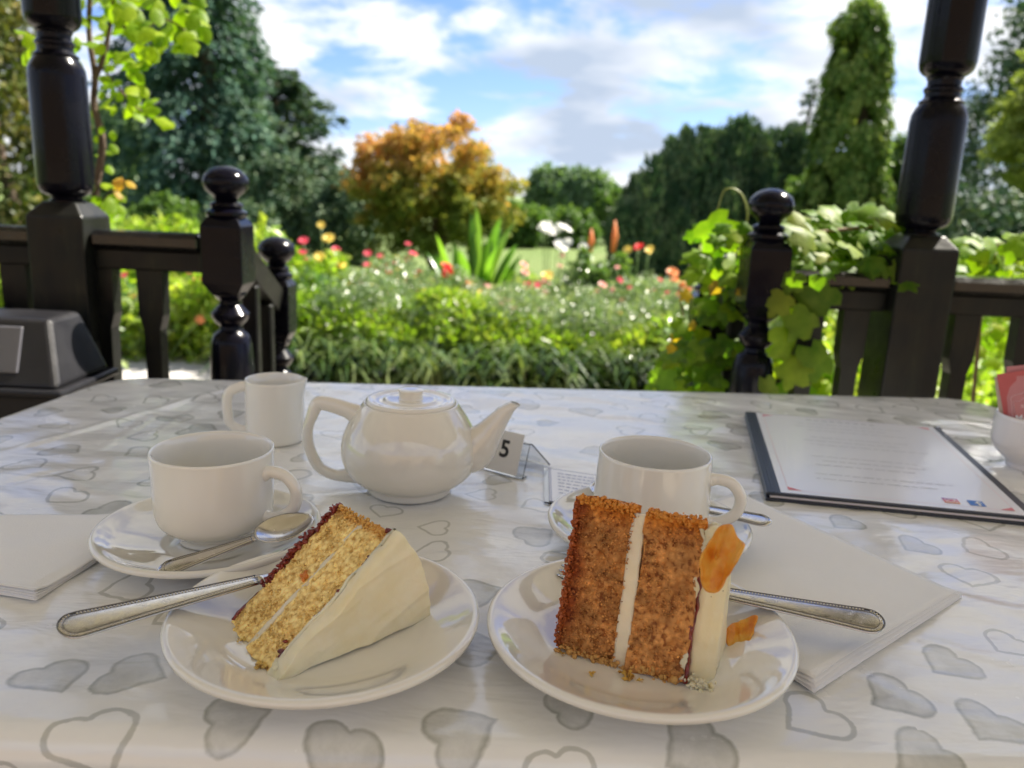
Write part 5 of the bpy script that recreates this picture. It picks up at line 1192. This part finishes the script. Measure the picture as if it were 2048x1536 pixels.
for q in ((0, .080, 0, .0006), (0, .080, hN-.0009, hN-.0002), (.0004, .0010, 0, hN), (.0019, .0025, 0, hN)): slabn(*q, .00205, .00215, 'border_line', MAT['bluegrey'])
b_ = MB()
for r_ in range(7):
    x_ = .009; y_ = hN-.012-r_*.0085
    while x_ < .068: l_ = .002+.005*g_.random(); addflat(b_, x_, x_+l_, y_, y_+.0016, .0022); x_ += l_+.0014
b_.F = [f[::-1] for f in b_.F]; b_.build('notice_text', MAT['bluegrey'], t, False)['kind'] = 'stuff'

# sugar pot with sachets
MAT['white_china'] = ceramic('white_pot_glaze', (.80, .76, .74))
cS = (.5470, .8080); t = thing('sugar_pot', 'white footed pot at the right edge full of pink sachets', 'pot', (cS[0], cS[1], TZ+.0008))
o_ = [(.0185, 0), (.0195, .002), (.0205, .006), (.0270, .012), (.0340, .019), (.0370, .026), (.0378, .040), (.0376, .0565)]
prof = [(0, .001)]+list(rndpts(o_, 4))+[(.0365, .0575), (.0352, .0565), (.035, .04), (.034, .03), (.026, .018), (0, .014)]
MB().lathe(prof, n=72).build('pot_body', MAT['white_china'], t)
MAT['sachet'] = M('dusty_pink_paper', (.52, .20, .21), .45, coat=.2, coatr=.3); MAT['sachet_red'] = M('red_pink_paper', (.50, .10, .10), .45); MAT['beigepaper'] = M('beige_paper', (.66, .55, .42), .6)
def sachet(label, ang, tilt, off, z, mat, lettering=False, side=0.):
    s = thing('sugar_sachet', label, 'sachet', (cS[0]+off[0], cS[1]+off[1], TZ+z), 0, 'sugar sachets in the pot'); s.rotation_euler = (R(tilt), R(side), R(ang))
    w_, h_ = .034, .066; nx_, nz_ = 10, 14; V = []; F = []
    for sg in (-1, 1):
        for i in range(nx_+1):
            for k in range(nz_+1):
                u_, v_ = i/nx_, k/nz_; th = .0032*(math.sin(u_*math.pi)*math.sin(min(1, max(0, (v_-.06)/.88))*math.pi))**.6; V.append(((u_-.5)*w_, sg*(th/2+.0002)+.0006*math.sin(v_*9+u_*3), v_*h_))
    m_ = (nx_+1)*(nz_+1)
    for i in range(nx_):
        for k in range(nz_):
            a_ = i*(nz_+1)+k; F.append((a_, a_+nz_+1, a_+nz_+2, a_+1)); b2_ = m_+a_; F.append((b2_+1, b2_+nz_+2, b2_+nz_+1, b2_))
    mesh('packet', V, F, mat, s, True)
    if lettering:
        yy = -.0025; Mx = lambda x, z_: plane_M((x, yy, z_), (1, 0, 0), (0, 0, 1))
        text('MALT', .0088, MAT['whiteink'], s, Mx(0, .0225), 'lettering', .0002); text('RISON', .0052, MAT['pinkink'], s, Mx(.002, .0345), 'lettering')
        a_ = MB(); P = [(-.0135, yy, .012), (-.0135, yy, .044), (-.012, yy, .046), (-.006, yy, .0475), (-.003, yy, .0485), (0, yy, .0505), (.003, yy, .0485), (.006, yy, .0475), (.012, yy, .046), (.0135, yy, .044), (.0135, yy, .012)]
        a_.tube(P, .0002, 4); P = [(-.0115, yy, .028), (-.0115, yy, .0405), (-.005, yy, .0405), (-.0035, yy, .0425), (0, yy, .0435), (.0035, yy, .0425), (.005, yy, .0405), (.0115, yy, .0405), (.0115, yy, .028)]; a_.tube(P, .0002, 4); a_.build('printed_arch', MAT['pinkink'], s)
sachet('front pink sugar sachet with white lettering in the pot', -24, -5, (-.012, -.014), .036, MAT['sachet'], True, -13)
sachet('pink sachet tilted behind the lettered one', -20, -2, (-.013, -.008), .040, MAT['sachet_red'], False, -17)
sachet('pink sachet standing highest in the pot', -16, 2, (-.008, -.001), .046, MAT['sachet'], False, -12)
sachet('beige-edged sachet leaning left in the pot', -30, -2, (-.014, -.003), .034, MAT['beigepaper'], False, -15)
sachet('pink sachet at the back of the pot', -10, 4, (0, .010), .044, MAT['sachet_red'], False, -4)
sachet('beige sachet at the right of the pot', -30, 0, (.010, .002), .048, MAT['beigepaper'], False, 5)

# ------------------------------------------------------------------ cakes
def sponge_mat(name, pit_shade, fleck):
    m = M(name, (.7, .5, .2), .70, spec=.35, sss=.05, sssr=(1, .55, .2), ssc=.003); g = G(m); c = g.attr('Col').outputs['Color']; p = g.pos()
    vo = g.n('ShaderNodeTexVoronoi', {'Scale': 340.}, feature='F1'); g.t.links.new(p, vo.inputs['Vector']); vd_ = vo.outputs['Distance']
    c = g.mix(1., c, g.ramp(vd_, [(.1, (1.20, 1.20, 1.18)), (.5, (1.0, .97, .90)), (.85, (.80, .66, .48))]), 'MULTIPLY')
    c = g.mix(1., c, g.ramp(g.noise(300, 3, .55, p), [(.36, pit_shade), (.46, (1, 1, 1)), (.56, (1, 1, 1)), (.66, fleck)]), 'MULTIPLY'); c = g.mix(1., c, g.ramp(g.noise(140, 2, .5, p), [(.34, tuple(.75+.25*q for q in pit_shade)), (.55, (1, 1, 1))]), 'MULTIPLY'); g.set('Base Color', c)  # shade in the pits between crumbs is put into the sponge colour
    g.bump(g.math('SUBTRACT', g.noise(300, 3, .6, p), g.math('MULTIPLY', vd_, .6)), .6, .0010); return m
MAT['sponge'] = sponge_mat('crumbly_yellow_sponge', (.70, .58, .40), (1.14, 1.13, 1.12)); MAT['sponge2'] = sponge_mat('crumbly_brown_sponge', (.48, .34, .24), (1.30, 1.30, 1.25))
def icing_mat(name, c0, c1, rough=.42):
    m = M(name, c0, rough, spec=.4, sss=.35, sssr=(1, .75, .45), ssc=.006); g = G(m); p = g.pos(); g.set('Base Color', g.ramp(g.noise(45, 3, .6, p), [(.3, c0), (.7, c1)])); g.bump(g.math('ADD', g.noise(70, 3, .5, p, 1.), g.math('MULTIPLY', g.noise(500, 2, .5, p), .15)), .35, .0022); return m
MAT['icing'] = icing_mat('cream_cheese_icing', (.80, .70, .44), (.86, .79, .58)); MAT['butter'] = icing_mat('smooth_buttercream', (.78, .66, .40), (.84, .75, .52), .36)
MAT['filling'] = icing_mat('pale_filling', (.82, .68, .46), (.86, .76, .58))
g = G(MAT['butter']); c_in = MAT['butter'].node_tree.nodes['Principled BSDF'].inputs['Base Color'].links[0].from_socket; vo = g.n('ShaderNodeTexVoronoi', {'Scale': 210.}); g.t.links.new(g.pos(), vo.inputs['Vector']); g.set('Base Color', g.mix(g.math('LESS_THAN', vo.outputs['Distance'], .085), c_in, (.22, .12, .05)))
m = M('dark_red_jam', (.16, .012, .012), .22, spec=.6, sss=.1, ssc=.002); g = G(m); g.bump(g.noise(220, 3, .6, g.pos()), .8, .002); g.set('Base Color', g.ramp(g.noise(120, 3, .6, g.pos()), [(.3, (.09, .006, .008)), (.7, (.30, .035, .015))])); MAT['jam'] = m

def sector(name, parent, frame, t0, t1, tip, a0, a1, Rr, mat, disp, col=None, res=.0008, rfun=None, r0=0.):
    """solid sector prism: thickness t0..t1 along T, wedge angles a0..a1 about the tip, radius Rr. displaced by disp(P_local)->vec"""
    O, T, L_, Zv = frame; nt_ = max(2, int((t1-t0)/res)); nr_ = max(3, int((Rr-r0)/res)); na = max(3, int(Rr*abs(a1-a0)/(res*1.5)))
    ts, rs, as_ = np.linspace(t0, t1, nt_+1), np.linspace(r0, Rr, nr_+1), np.linspace(a0, a1, na+1); V = []; F = []; off = 0
    def patch(TT, RR_, AA, flip):
        nonlocal off
        n1, n2 = TT.shape; rr = RR_ if rfun is None else rfun(TT, RR_, AA)
        P = np.stack([TT, tip[0]+rr*np.cos(AA), tip[1]+rr*np.sin(AA)], -1).reshape(-1, 3); V.append(np.c_[P, RR_.ravel()/Rr, ((AA-a0)/(a1-a0)).ravel()])
        a, b = np.meshgrid(np.arange(n1-1), np.arange(n2-1), indexing='ij'); q = (a*n2+b).ravel()+off; f = np.stack([q, q+n2, q+n2+1, q+1], 1); F.append(f[:, ::-1] if flip else f); off += n1*n2
    A, B = np.meshgrid(ts, rs, indexing='ij'); patch(A, B, A*0+a1, False); patch(A, B, A*0+a0, True)
    A, B = np.meshgrid(rs, as_, indexing='ij'); patch(A*0+t0, A, B, False); patch(A*0+t1, A, B, True)
    A, B = np.meshgrid(ts, as_, indexing='ij'); patch(A, A*0+Rr, B, False)
    V = np.concatenate(V); F = np.concatenate(F); P = V[:, :3]; P = P+disp(P, V[:, 3], V[:, 4])
    attrs = None
    if col is not None: cc_ = col(V[:, :3], V[:, 3], V[:, 4]); attrs = {'Col': ('POINT', 'FLOAT_COLOR', np.c_[cc_, np.ones(len(cc_))])}
    W3 = O+P[:, :1]*T+P[:, 1:2]*L_+P[:, 2:]*Zv
    o = mesh(name, W3-np.array(parent.location), F, mat, parent, True, attrs)
    bm = bmesh.new(); bm.from_mesh(o.data); bmesh.ops.remove_doubles(bm, verts=bm.verts, dist=.00008); bmesh.ops.recalc_face_normals(bm, faces=bm.faces); bm.to_mesh(o.data); bm.free()
    o.data.polygons.foreach_set('use_smooth', np.ones(len(o.data.polygons), bool)); return o
def crumb_disp(s, amp=1., rag=1., nl=(0, 0)):
    """torn crumb: fine grain everywhere, lumps and holes on the cut face (nl = its normal in the L,z plane)"""
    def f(P, r_, a_):
        d = vn3(P*300, s)*.0004+vn3(P*700, s+3)*.00014
        face = np.clip((a_-.97)/.03, 0, 1); lump = fbm(P*210, s+9, 2)*.0008-.0036*np.clip(vn(P*260, s+21)-.48, 0, 1)-.0032*np.clip(fbm(P*110, s+31, 2)-.55, 0, 1)
        d[:, 1] += nl[0]*lump*face; d[:, 2] += nl[1]*lump*face
        e = np.clip((r_-.93)/.07, 0, 1)+np.clip((.06-r_)/.06, 0, 1)
        return (d+vn3(P*80, s+5)*.0012*rag+vn3(P*170, s+6)*(.0012*e*rag)[:, None])*amp
    return f
def crumbs_on(parent, name, frame, t0, t1, tip, a, Rr, n, mat, colf, seed, out, szs=(.0005, .0013)):
    """loose crumb texture on a cut face (one part, uncountable)"""
    O, T, L_, Zv = frame; g_ = np.random.default_rng(seed); t_ = g_.uniform(t0, t1, n); r_ = g_.uniform(.03, 1, n)*Rr; nrm = out
    P = np.stack([t_, tip[0]+r_*math.cos(a), tip[1]+r_*math.sin(a)], -1); c_ = colf(P, r_/Rr, np.ones(n)); W3 = O+P[:, :1]*T+P[:, 1:2]*L_+P[:, 2:]*Zv+nrm*g_.uniform(-.0003, .0006, n)[:, None]
    oc = np.array([(1, 0, 0), (-1, 0, 0), (0, 1, 0), (0, -1, 0), (0, 0, 1), (0, 0, -1)], float); fo = np.array([(0, 2, 4), (2, 1, 4), (1, 3, 4), (3, 0, 4), (2, 0, 5), (1, 2, 5), (3, 1, 5), (0, 3, 5)])
    V = W3[:, None]+(oc[None]*g_.uniform(.55, 1.3, (n, 6, 1)))*g_.uniform(szs[0], szs[1], n)[:, None, None]*.8; V = V.reshape(-1, 3); F = (np.arange(n)[:, None, None]*6+fo[None]).reshape(-1, 3)
    o = mesh(name, V-np.array(parent.location), F, mat, parent, True, {'Col': ('POINT', 'FLOAT_COLOR', np.c_[np.repeat(c_*g_.uniform(.85, 1.3, (n, 1)), 6, 0), np.ones(n*6)])}); o['kind'] = 'stuff'; return o

# --- left slice: lies on one cut face, icing towards the right
A_ = PZ(552, 1356, .0070); B_ = PZ(447, 1250, .0070); Tv = (B_-A_); tk = np.linalg.norm(Tv); Tv /= tk; Lv = np.array([Tv[1], -Tv[0], 0]); Lv = Lv if Lv[0] > 0 else -Lv; Zv = np.array([0, 0, 1.])
fr1 = (A_, Tv, Lv, Zv); th1 = R(37); R1 = .0965
t = thing('cake_slice', 'yellow sponge slice with red jam and thick cream icing, lying on the left plate', 'cake', tuple(A_+Lv*.04))
out1 = -Lv*math.sin(th1)+Zv*math.cos(th1)
def col_y(P, r_, a_):
    n = fbm(P*140, 4, 2)[:, None]*.10; c = np.array([.92, .71, .30])*(1+n); e = np.clip((r_-.93)/.07, 0, 1)[:, None]; c = c*(1-e)+np.array([.62, .28, .05])*e
    return np.clip(c, 0, 1)
flat_bottom = lambda d, P: d
def cl(f, s=0):          # keep the underside on the plate
    def h(P, r_, a_):
        d = f(P, r_, a_); d[:, 2] = np.where(P[:, 2]+d[:, 2] < -.0004, -P[:, 2], d[:, 2]); return d
    return h
sector('sponge_layer', t, fr1, .0085, .0345, (0, 0), 0., th1, R1*.985, MAT['sponge'], cl(crumb_disp(1, 1, 1, (-math.sin(th1), math.cos(th1)))), col_y, .00065)
sector('sponge_layer', t, fr1, .0375, tk-.0015, (.002, 0), 0., th1, R1*.965, MAT['sponge'], cl(crumb_disp(2, 1, 1, (-math.sin(th1), math.cos(th1)))), col_y, .00065)
sector('cream_filling', t, fr1, .0340, .0380, (.001, 0), 0., th1, R1*.975, MAT['filling'], cl(lambda P, r_, a_: vn3(P*70, 3)*.0011+vn3(P*260, 6)*.0003), None, .0010)
jd = lambda s: cl(lambda P, r_, a_: vn3(P*160, s)*.0011+vn3(P*420, s+4)*.0005)
sector('jam_layer', t, fr1, .0066, .0092, (0, 0), 0., th1, R1*1.0, MAT['jam'], jd(11), None, .0010)
sector('jam_layer', t, fr1, tk-.0022, tk+.0006, (.003, 0), 0., th1+.01, R1*.975, MAT['jam'], jd(12), None, .0010)
def ic_disp(P, r_, a_):
    edge = np.clip(np.minimum(r_, np.minimum(a_, 1-a_)*2.5)*9, 0, 1); outer = P[:, 0] < .004
    d = vn3(P*55, 21)*.0011+vn3(P*150, 22)*.0004; q_ = np.stack([P[:, 1]*22+P[:, 2]*10, P[:, 2]*75-P[:, 1]*30, P[:, 0]*0], -1); sw = fbm(q_, 23, 3); rg = np.clip(1-np.abs(vn(q_*.55+4, 27))*2.2, 0, 1)**2; d[:, 0] -= np.where(outer, .0012*sw+.0014*rg, 0)
    rnd = (1-edge)**2; d[:, 0] += np.where(outer, rnd*.0030, 0); d[:, 2] += np.where(a_ > .9, vn(P*200, 25)*.0007, 0)
    d[:, 0] -= np.where(outer, .0035*np.exp(-((r_-.25)/.2)**2)*a_*0+.0030*np.clip(.5-r_, 0, .5), 0)
    return d
sector('icing', t, fr1, -.0022, .0072, (-.003, 0), 0., th1*1.01, R1*1.045, MAT['icing'], cl(ic_disp), None, .0009)
crumbs_on(t, 'crumb_texture', fr1, .0095, .0335, (0, 0), th1, R1*.97, 900, MAT['sponge'], col_y, 81, out1)
crumbs_on(t, 'crumb_texture', fr1, .0385, tk-.002, (.002, 0), th1, R1*.95, 900, MAT['sponge'], col_y, 82, out1)
# jam specks and a fruit piece on the cut face
def blob(parent, name, pos, s, mat, seed, sq=(1, 1, 1)):
    bm = bmesh.new(); bmesh.ops.create_icosphere(bm, subdivisions=3, radius=1.); P = np.array([v.co[:] for v in bm.verts]); bm.free
    Vv = P*(1+.35*fbm(P*1.7+seed, seed, 2))[:, None]*np.array(sq)*s; F = [tuple(v.index for v in f.verts) for f in bm.faces]; o = mesh(name, Vv+np.array(pos)-np.array(parent.location), F, mat, parent, True); bm.free(); return o
MAT['amber'] = M('amber_edge', (.66, .25, .03), .5, sss=.15, ssc=.002); MAT['amber2'] = M('amber_crumb', (.60, .32, .09), .7); MAT['redcrust'] = M('red_brown_crust', (.36, .08, .012), .45); MAT['golden'] = M('golden_browned_crust', (.66, .36, .08), .6, sss=.1, ssc=.002); MAT['apricot'] = M('orange_fruit', (.62, .20, .03), .4, sss=.2, ssc=.003)
def on1(tt, rr, h=0.): return A_+Tv*tt+Lv*(rr*math.cos(th1))+Zv*(rr*math.sin(th1))+out1*h
def crust(parent, name, P0, n, spread, smin, smax, mat, seed, stretch=None):
    """many small merged lumps along an edge: one uncountable part"""
    g_ = np.random.default_rng(seed); bm = bmesh.new(); bmesh.ops.create_icosphere(bm, subdivisions=2, radius=1.); Q = np.array([v.co[:] for v in bm.verts]); Ff = np.array([[v.index for v in f.verts] for f in bm.faces]); bm.free(); V = []; F = []
    for k in range(n):
        p = P0(g_.random())+g_.normal(size=3)*spread; q = Q*(1+.35*vn(Q*1.8+k*3.1, seed))[:, None]*g_.uniform(smin, smax)*g_.uniform(.6, 1.3, 3); F.append(Ff+len(V)*len(Q)); V.append(q+p-np.array(parent.location))
    o = mesh(name, np.concatenate(V), np.concatenate(F), mat, parent, True); o['kind'] = 'stuff'; return o
crust(t, 'fruit_piece', lambda u: on1(.040+.004*u, .046+.005*u, -.0004), 12, .0008, .0009, .0018, MAT['apricot'], 99)
crust(t, 'jam_crust', lambda u: on1(tk-.0006, .03+u*.064, .0001), 190, .0010, .0005, .0016, MAT['jam'], 101)
crust(t, 'jam_crust', lambda u: on1(.0078, .006+u*.09, .0), 70, .0006, .0005, .0013, MAT['jam'], 102)
crust(t, 'jam_crust', lambda u: on1(.006+.008*u, .0925+.003*u, -.001), 26, .0012, .0010, .0022, MAT['jam'], 103)
crust(t, 'orange_edge', lambda u: on1(.012+u*.05, R1*.965, -.0006), 240, .0010, .0004, .0012, MAT['golden'], 104)
for k, (a, b, s_) in enumerate(((.011, .011, .0018), (.014, .016, .0012))): blob(t, 'jam_blob', on1(a, b, .0002), s_, MAT['jam'], 10+k, (1.3, 1, .7))
for k, (a, b, s_) in enumerate(((.0045, .006, .0045), (.0055, .016, .0035), (.0055, .028, .003), (.0060, .052, .003), (.0060, .070, .0026), (.0050, .080, .0028))): blob(t, 'icing_smear', on1(a, b, -.0008), s_, MAT['icing'], 30+k, (1, 1, .6))

# --- right slice: stands on its outer rim, cut face to the camera, icing to the right
A_ = PZ(1366, 1372, .0070); B_ = PZ(1108, 1300, .0070); Tv = (B_-A_); tk = np.linalg.norm(Tv); Tv /= tk; Lv = np.array([-Tv[1], Tv[0], 0]); Lv = Lv if Lv[1] > 0 else -Lv
fr2 = (A_, Tv, Lv, Zv); tip2 = (.024, .0850); R2 = .0883; a_f = math.atan2(-tip2[1], -tip2[0]); a_b = math.atan2(-tip2[1], .026)
t = thing('cake_slice', 'upright brown coffee-toned layer cake slice with buttercream on the right plate', 'cake', tuple(A_+Lv*.02)); loc2 = t
out2 = -(Lv*math.sin(-a_f-math.pi/2)*0+Lv*math.cos(math.atan2(tip2[0], tip2[1])))+Zv*math.sin(math.atan2(tip2[0], tip2[1])); out2 /= np.linalg.norm(out2)
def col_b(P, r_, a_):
    n = fbm(P*130, 14, 2)[:, None]*.16; c = np.array([.58, .27, .082])*(1+n*1.8); e = np.clip((.16-r_)/.10, 0, 1)[:, None]; c = c*(1-e)+np.array([.62, .22, .025])*e  # colour shifts to orange towards the tip
    k = np.clip((P[:, 0]-(tk-.010))/.008+.5*fbm(P*90, 15, 2), 0, 1)[:, None]; c = c*(1-k)+np.array([.33, .075, .012])*k
    return np.clip(c, 0, 1)
def stand(f):
    def h(P, r_, a_):
        d = f(P, r_, a_); z_ = P[:, 2]+d[:, 2]; d[:, 2] = np.where(z_ < 0, -P[:, 2]+(.0006*vn(P*160, 44)), d[:, 2]); return d
    return h
def slope(P): return P[:, 0]*.0        # layers lean slightly
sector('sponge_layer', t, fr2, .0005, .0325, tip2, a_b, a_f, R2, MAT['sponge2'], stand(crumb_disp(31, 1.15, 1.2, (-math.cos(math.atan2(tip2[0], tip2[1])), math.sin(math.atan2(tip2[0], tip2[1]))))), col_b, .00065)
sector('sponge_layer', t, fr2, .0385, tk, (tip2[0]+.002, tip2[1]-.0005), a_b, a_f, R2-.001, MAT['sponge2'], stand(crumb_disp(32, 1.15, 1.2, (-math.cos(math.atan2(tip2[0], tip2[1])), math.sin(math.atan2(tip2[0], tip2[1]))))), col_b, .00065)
sector('cream_filling', t, fr2, .0318, .0398, (tip2[0], tip2[1]-.002), a_b, a_f, R2-.001, MAT['filling'], stand(lambda P, r_, a_: vn3(P*55, 33)*.0016+vn3(P*240, 37)*.0004), None, .0012)
sector('jam_layer', t, fr2, -.0012, .0008, (tip2[0], tip2[1]-.004), a_b, a_f, R2-.004, MAT['jam'], stand(lambda P, r_, a_: vn3(P*200, 34)*.0012), None, .0012)
def bt_disp(P, r_, a_):
    outer = np.clip((.0-P[:, 0])/.016, 0, 1); d = vn3(P*45, 35)*.0010+vn3(P*190, 36)*.00035; d[:, 1] += .0007*vn(P*np.array([420, 60, 30]), 38)
    fr_ = np.clip(a_, 0, 1); d[:, 1] += outer**2*.013*fr_-.006*(outer**2)*(1-fr_)*0          # round the front outer corner away
    d[:, 2] -= np.clip(.22-r_, 0, .22)*.05*outer; d[:, 0] += outer*np.clip(.25-r_, 0, .25)*.02
    return d
sector('buttercream', t, fr2, -.0140, -.0008, (tip2[0]+.003, tip2[1]-.004), a_b, a_f, R2-.004, MAT['butter'], stand(bt_disp), None, .0010, None, .004)
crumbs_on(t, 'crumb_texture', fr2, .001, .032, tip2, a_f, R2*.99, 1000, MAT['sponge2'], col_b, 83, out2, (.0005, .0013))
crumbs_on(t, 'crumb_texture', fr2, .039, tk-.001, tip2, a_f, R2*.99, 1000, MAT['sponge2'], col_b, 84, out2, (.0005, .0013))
def on2(tt, rr, h=0.): return A_+Tv*tt+Lv*(tip2[0]+rr*math.cos(a_f))+Zv*(tip2[1]+rr*math.sin(a_f))+out2*h
def strip_smear(parent, name, t0, amp, r0, r1, w, mat, seed, n=90):
    g_ = np.random.default_rng(seed); rr = np.linspace(r0, r1, n); ofs = t0+amp*fbm(np.stack([rr*160, rr*0, rr*0+seed], -1), seed, 3); P = np.array([on2(a, b, -.0002) for a, b in zip(ofs, rr)]); wd = w*np.clip(.45+.9*fbm(np.stack([rr*220, rr*0+5, rr*0], -1), seed+3, 2), .04, 1.6)
    o = MB().tube(P-np.array(parent.location), np.stack([wd*.35, wd], -1), 10, nrm=out2).build(name, mat, parent); return o
strip_smear(t, 'icing_smear', .0010, .0016, .004, .086, .0013, MAT['butter'], 5)
strip_smear(t, 'jam_smear', .0004, .0010, .022, .086, .0010, MAT['jam'], 9)
crust(t, 'orange_edge', lambda u: on2(.002+u*.029, .0015, -.001), 260, .0012, .0005, .0014, MAT['amber'], 111)  # amber lumps along the tip edge of the sponge layer
crust(t, 'orange_edge', lambda u: on2(.039+u*(tk-.041), .0015, -.001), 300, .0012, .0005, .0014, MAT['amber'], 112)
crust(t, 'browned_side', lambda u: on2(tk-.0008, .004+u*.08, -.0012), 420, .0010, .0004, .0012, MAT['redcrust'], 113)
crust(t, 'icing_crumble', lambda u: on2(-.002-u*.012, .0855, -.001), 40, .0013, .0006, .0018, MAT['butter'], 114)
crust(t, 'icing_crumble', lambda u: on2(-.001-u*.006, .0035, -.0035), 26, .0012, .0009, .0024, MAT['butter'], 115)
crust(t, 'torn_crumb', lambda u: on2(.004+u*(tk-.006), .0865, -.001), 150, .0013, .0006, .0017, MAT['amber2'], 116)
# crumbs lying on the plates
def crumbs(name, label, pts, n, spread, mat, col, seed, cat='crumbs'):
    g_ = np.random.default_rng(seed); V = []; F = []; cc = []
    oc = np.array([(1, 0, 0), (-1, 0, 0), (0, 1, 0), (0, -1, 0), (0, 0, 1), (0, 0, -1)], float); fo = [(0, 2, 4), (2, 1, 4), (1, 3, 4), (3, 0, 4), (2, 0, 5), (1, 2, 5), (3, 1, 5), (0, 3, 5)]
    for (px, py, s_) in pts:
        for k in range(n):
            c_ = PZ(px, py, .0072)+np.array([g_.normal()*spread, g_.normal()*spread, g_.uniform(0, .001)]); b = len(V); r_ = s_*g_.uniform(.4, 1.2); V += [tuple(c_+q*r_*g_.uniform(.6, 1.2)) for q in oc]; F += [tuple(b+i for i in f) for f in fo]
    o = mesh(name, V, F, mat, None, True, {'Col': ('POINT', 'FLOAT_COLOR', np.tile([*col, 1], (len(V), 1)))}); return tag(o, label, None, kind='stuff')
crumbs('cake_crumbs', 'yellow crumbs under the brown cake slice', [(1245, 1350, .0016), (1255, 1358, .0018), (1260, 1352, .0016), (1182, 1348, .0010), (1280, 1362, .001), (1125, 1310, .0008)], 9, .0012, MAT['sponge2'], (.72, .45, .10), 91)
crumbs('cake_crumbs', 'pale crumbs at the tip of the yellow cake slice', [(490, 1282, .0014), (520, 1330, .0018), (535, 1335, .0016), (470, 1262, .0012)], 8, .0014, MAT['sponge2'], (.72, .52, .17), 92)

# dried fruit curls
m = M('candied_mango', (.78, .30, .03), .32, spec=.5, sss=.25, sssr=(1, .4, .1), ssc=.004); g = G(m); g.set('Base Color', g.ramp(g.noise(90, 4, .6, g.obj()), [(.3, (.66, .20, .02)), (.48, (.86, .40, .04)), (.66, (.92, .58, .11))])); g.bump(g.noise(160, 4, .6, g.obj(), 1.), .7, .0018)
tr = g.n('ShaderNodeBsdfTranslucent', {0: (.95, .42, .05, 1)}); mx = g.n('ShaderNodeMixShader', {0: .3}); g.t.links.new(g.b.outputs[0], mx.inputs[1]); g.t.links.new(tr.outputs[0], mx.inputs[2]); g.t.links.new(mx.outputs[0], g.t.nodes['Material Output'].inputs[0]); MAT['mango'] = m
def curl(name, label, c, A, B, outline, bow, fold, seed, th=.0016):
    """thin dried petal: polar sheet about c with half axes A, B and an irregular outline"""
    t_ = thing(name, label, 'fruit', tuple(c)); A = np.array(A); B = np.array(B); nrm = np.cross(A, B); nrm /= np.linalg.norm(nrm); nr_, na_ = 12, 48; V = [np.zeros(3)]; F = []
    oa = np.radians([o[0] for o in outline]+[outline[0][0]+360]); orr = np.array([o[1] for o in outline]+[outline[0][1]])
    for i in range(1, nr_+1):
        for j in range(na_):
            a = j/na_*2*math.pi; r_ = i/nr_*np.interp((a-oa[0]) % (2*math.pi)+oa[0], oa, orr); x, y = r_*math.cos(a), r_*math.sin(a)
            V.append(x*A+y*B+nrm*(bow*((x*1.0-.45*y)**2-.3)+fold*math.sin(3.2*x+1.3*y+seed)*(.4+.6*i/nr_)+.35*fold*math.sin(9*x-4*y)))
    V = np.array(V); V = V+vn3(V*260+seed, seed)*.0004
    for j in range(na_): F.append((0, 1+j, 1+(j+1) % na_))
    for i in range(nr_-1):
        for j in range(na_): F.append((1+i*na_+j, 1+(i+1)*na_+j, 1+(i+1)*na_+(j+1) % na_, 1+i*na_+(j+1) % na_))
    o = mesh('fruit_curl', V, F, MAT['mango'], t_, True); md = o.modifiers.new('s', 'SOLIDIFY'); md.thickness = th; md.offset = 0; md = o.modifiers.new('u', 'SUBSURF'); md.levels = 1; md.render_levels = 1; return t_
Yk = A_[1]-.006
blob(t, 'icing_lump', on2(-.006, .009, -.002), .0062, MAT['butter'], 75, (1., .9, 1.1)); c0_ = PY(1432, 1112, Yk-.003); curl('dried_mango_piece', 'curled orange dried mango stuck on the brown cake icing', c0_, (.0125, -.005, .001), (.002, .008, .0140), [(0, .90), (22, 1.12), (42, .95), (65, 1.12), (88, .95), (112, .62), (150, .46), (190, .52), (225, .72), (258, 1.15), (278, 1.08), (300, .72), (335, .74)], .0070, .0042, 5)
c0_ = PZ(1480, 1268, .013); curl('dried_mango_piece', 'small pointed dried mango piece lying on the right plate', c0_, (.0092, .003, .0035), (-.002, .006, .0060), [(0, .9), (25, 1.45), (50, .95), (95, .8), (140, 1.0), (180, .95), (225, .95), (270, 1.0), (320, .75)], .0050, .0014, 8)

# printed matter belongs to the sheet it is printed on; fittings to the part that carries them
def nest(root, carrier, names):
    car = [c for c in root.children if c.name.split('.')[0] == carrier]
    for c in list(root.children):
        if car and c.name.split('.')[0] in names: c.parent = car[0]
for o in list(C.objects):
    k = o.name.split('.')[0]
    if k == 'menu': nest(o, 'page', ('menu_text', 'print_border', 'corner_ornament', 'camera_mark', 'camera_outline', 'letter_mark', 'letter_f'))
    if k == 'table_number_stand': nest(o, 'number_card', ('number',))
    if k == 'notice_card': nest(o, 'card', ('notice_text', 'border_line'))
    if k == 'sugar_sachet': nest(o, 'packet', ('lettering', 'printed_arch'))
    if k == 'litter_bin': nest(o, 'lid', ('front_flap', 'lid_rim'))
    if k in ('dessert_fork', 'teaspoon'): nest(o, 'handle', ('bead_border', 'engraved_line'))
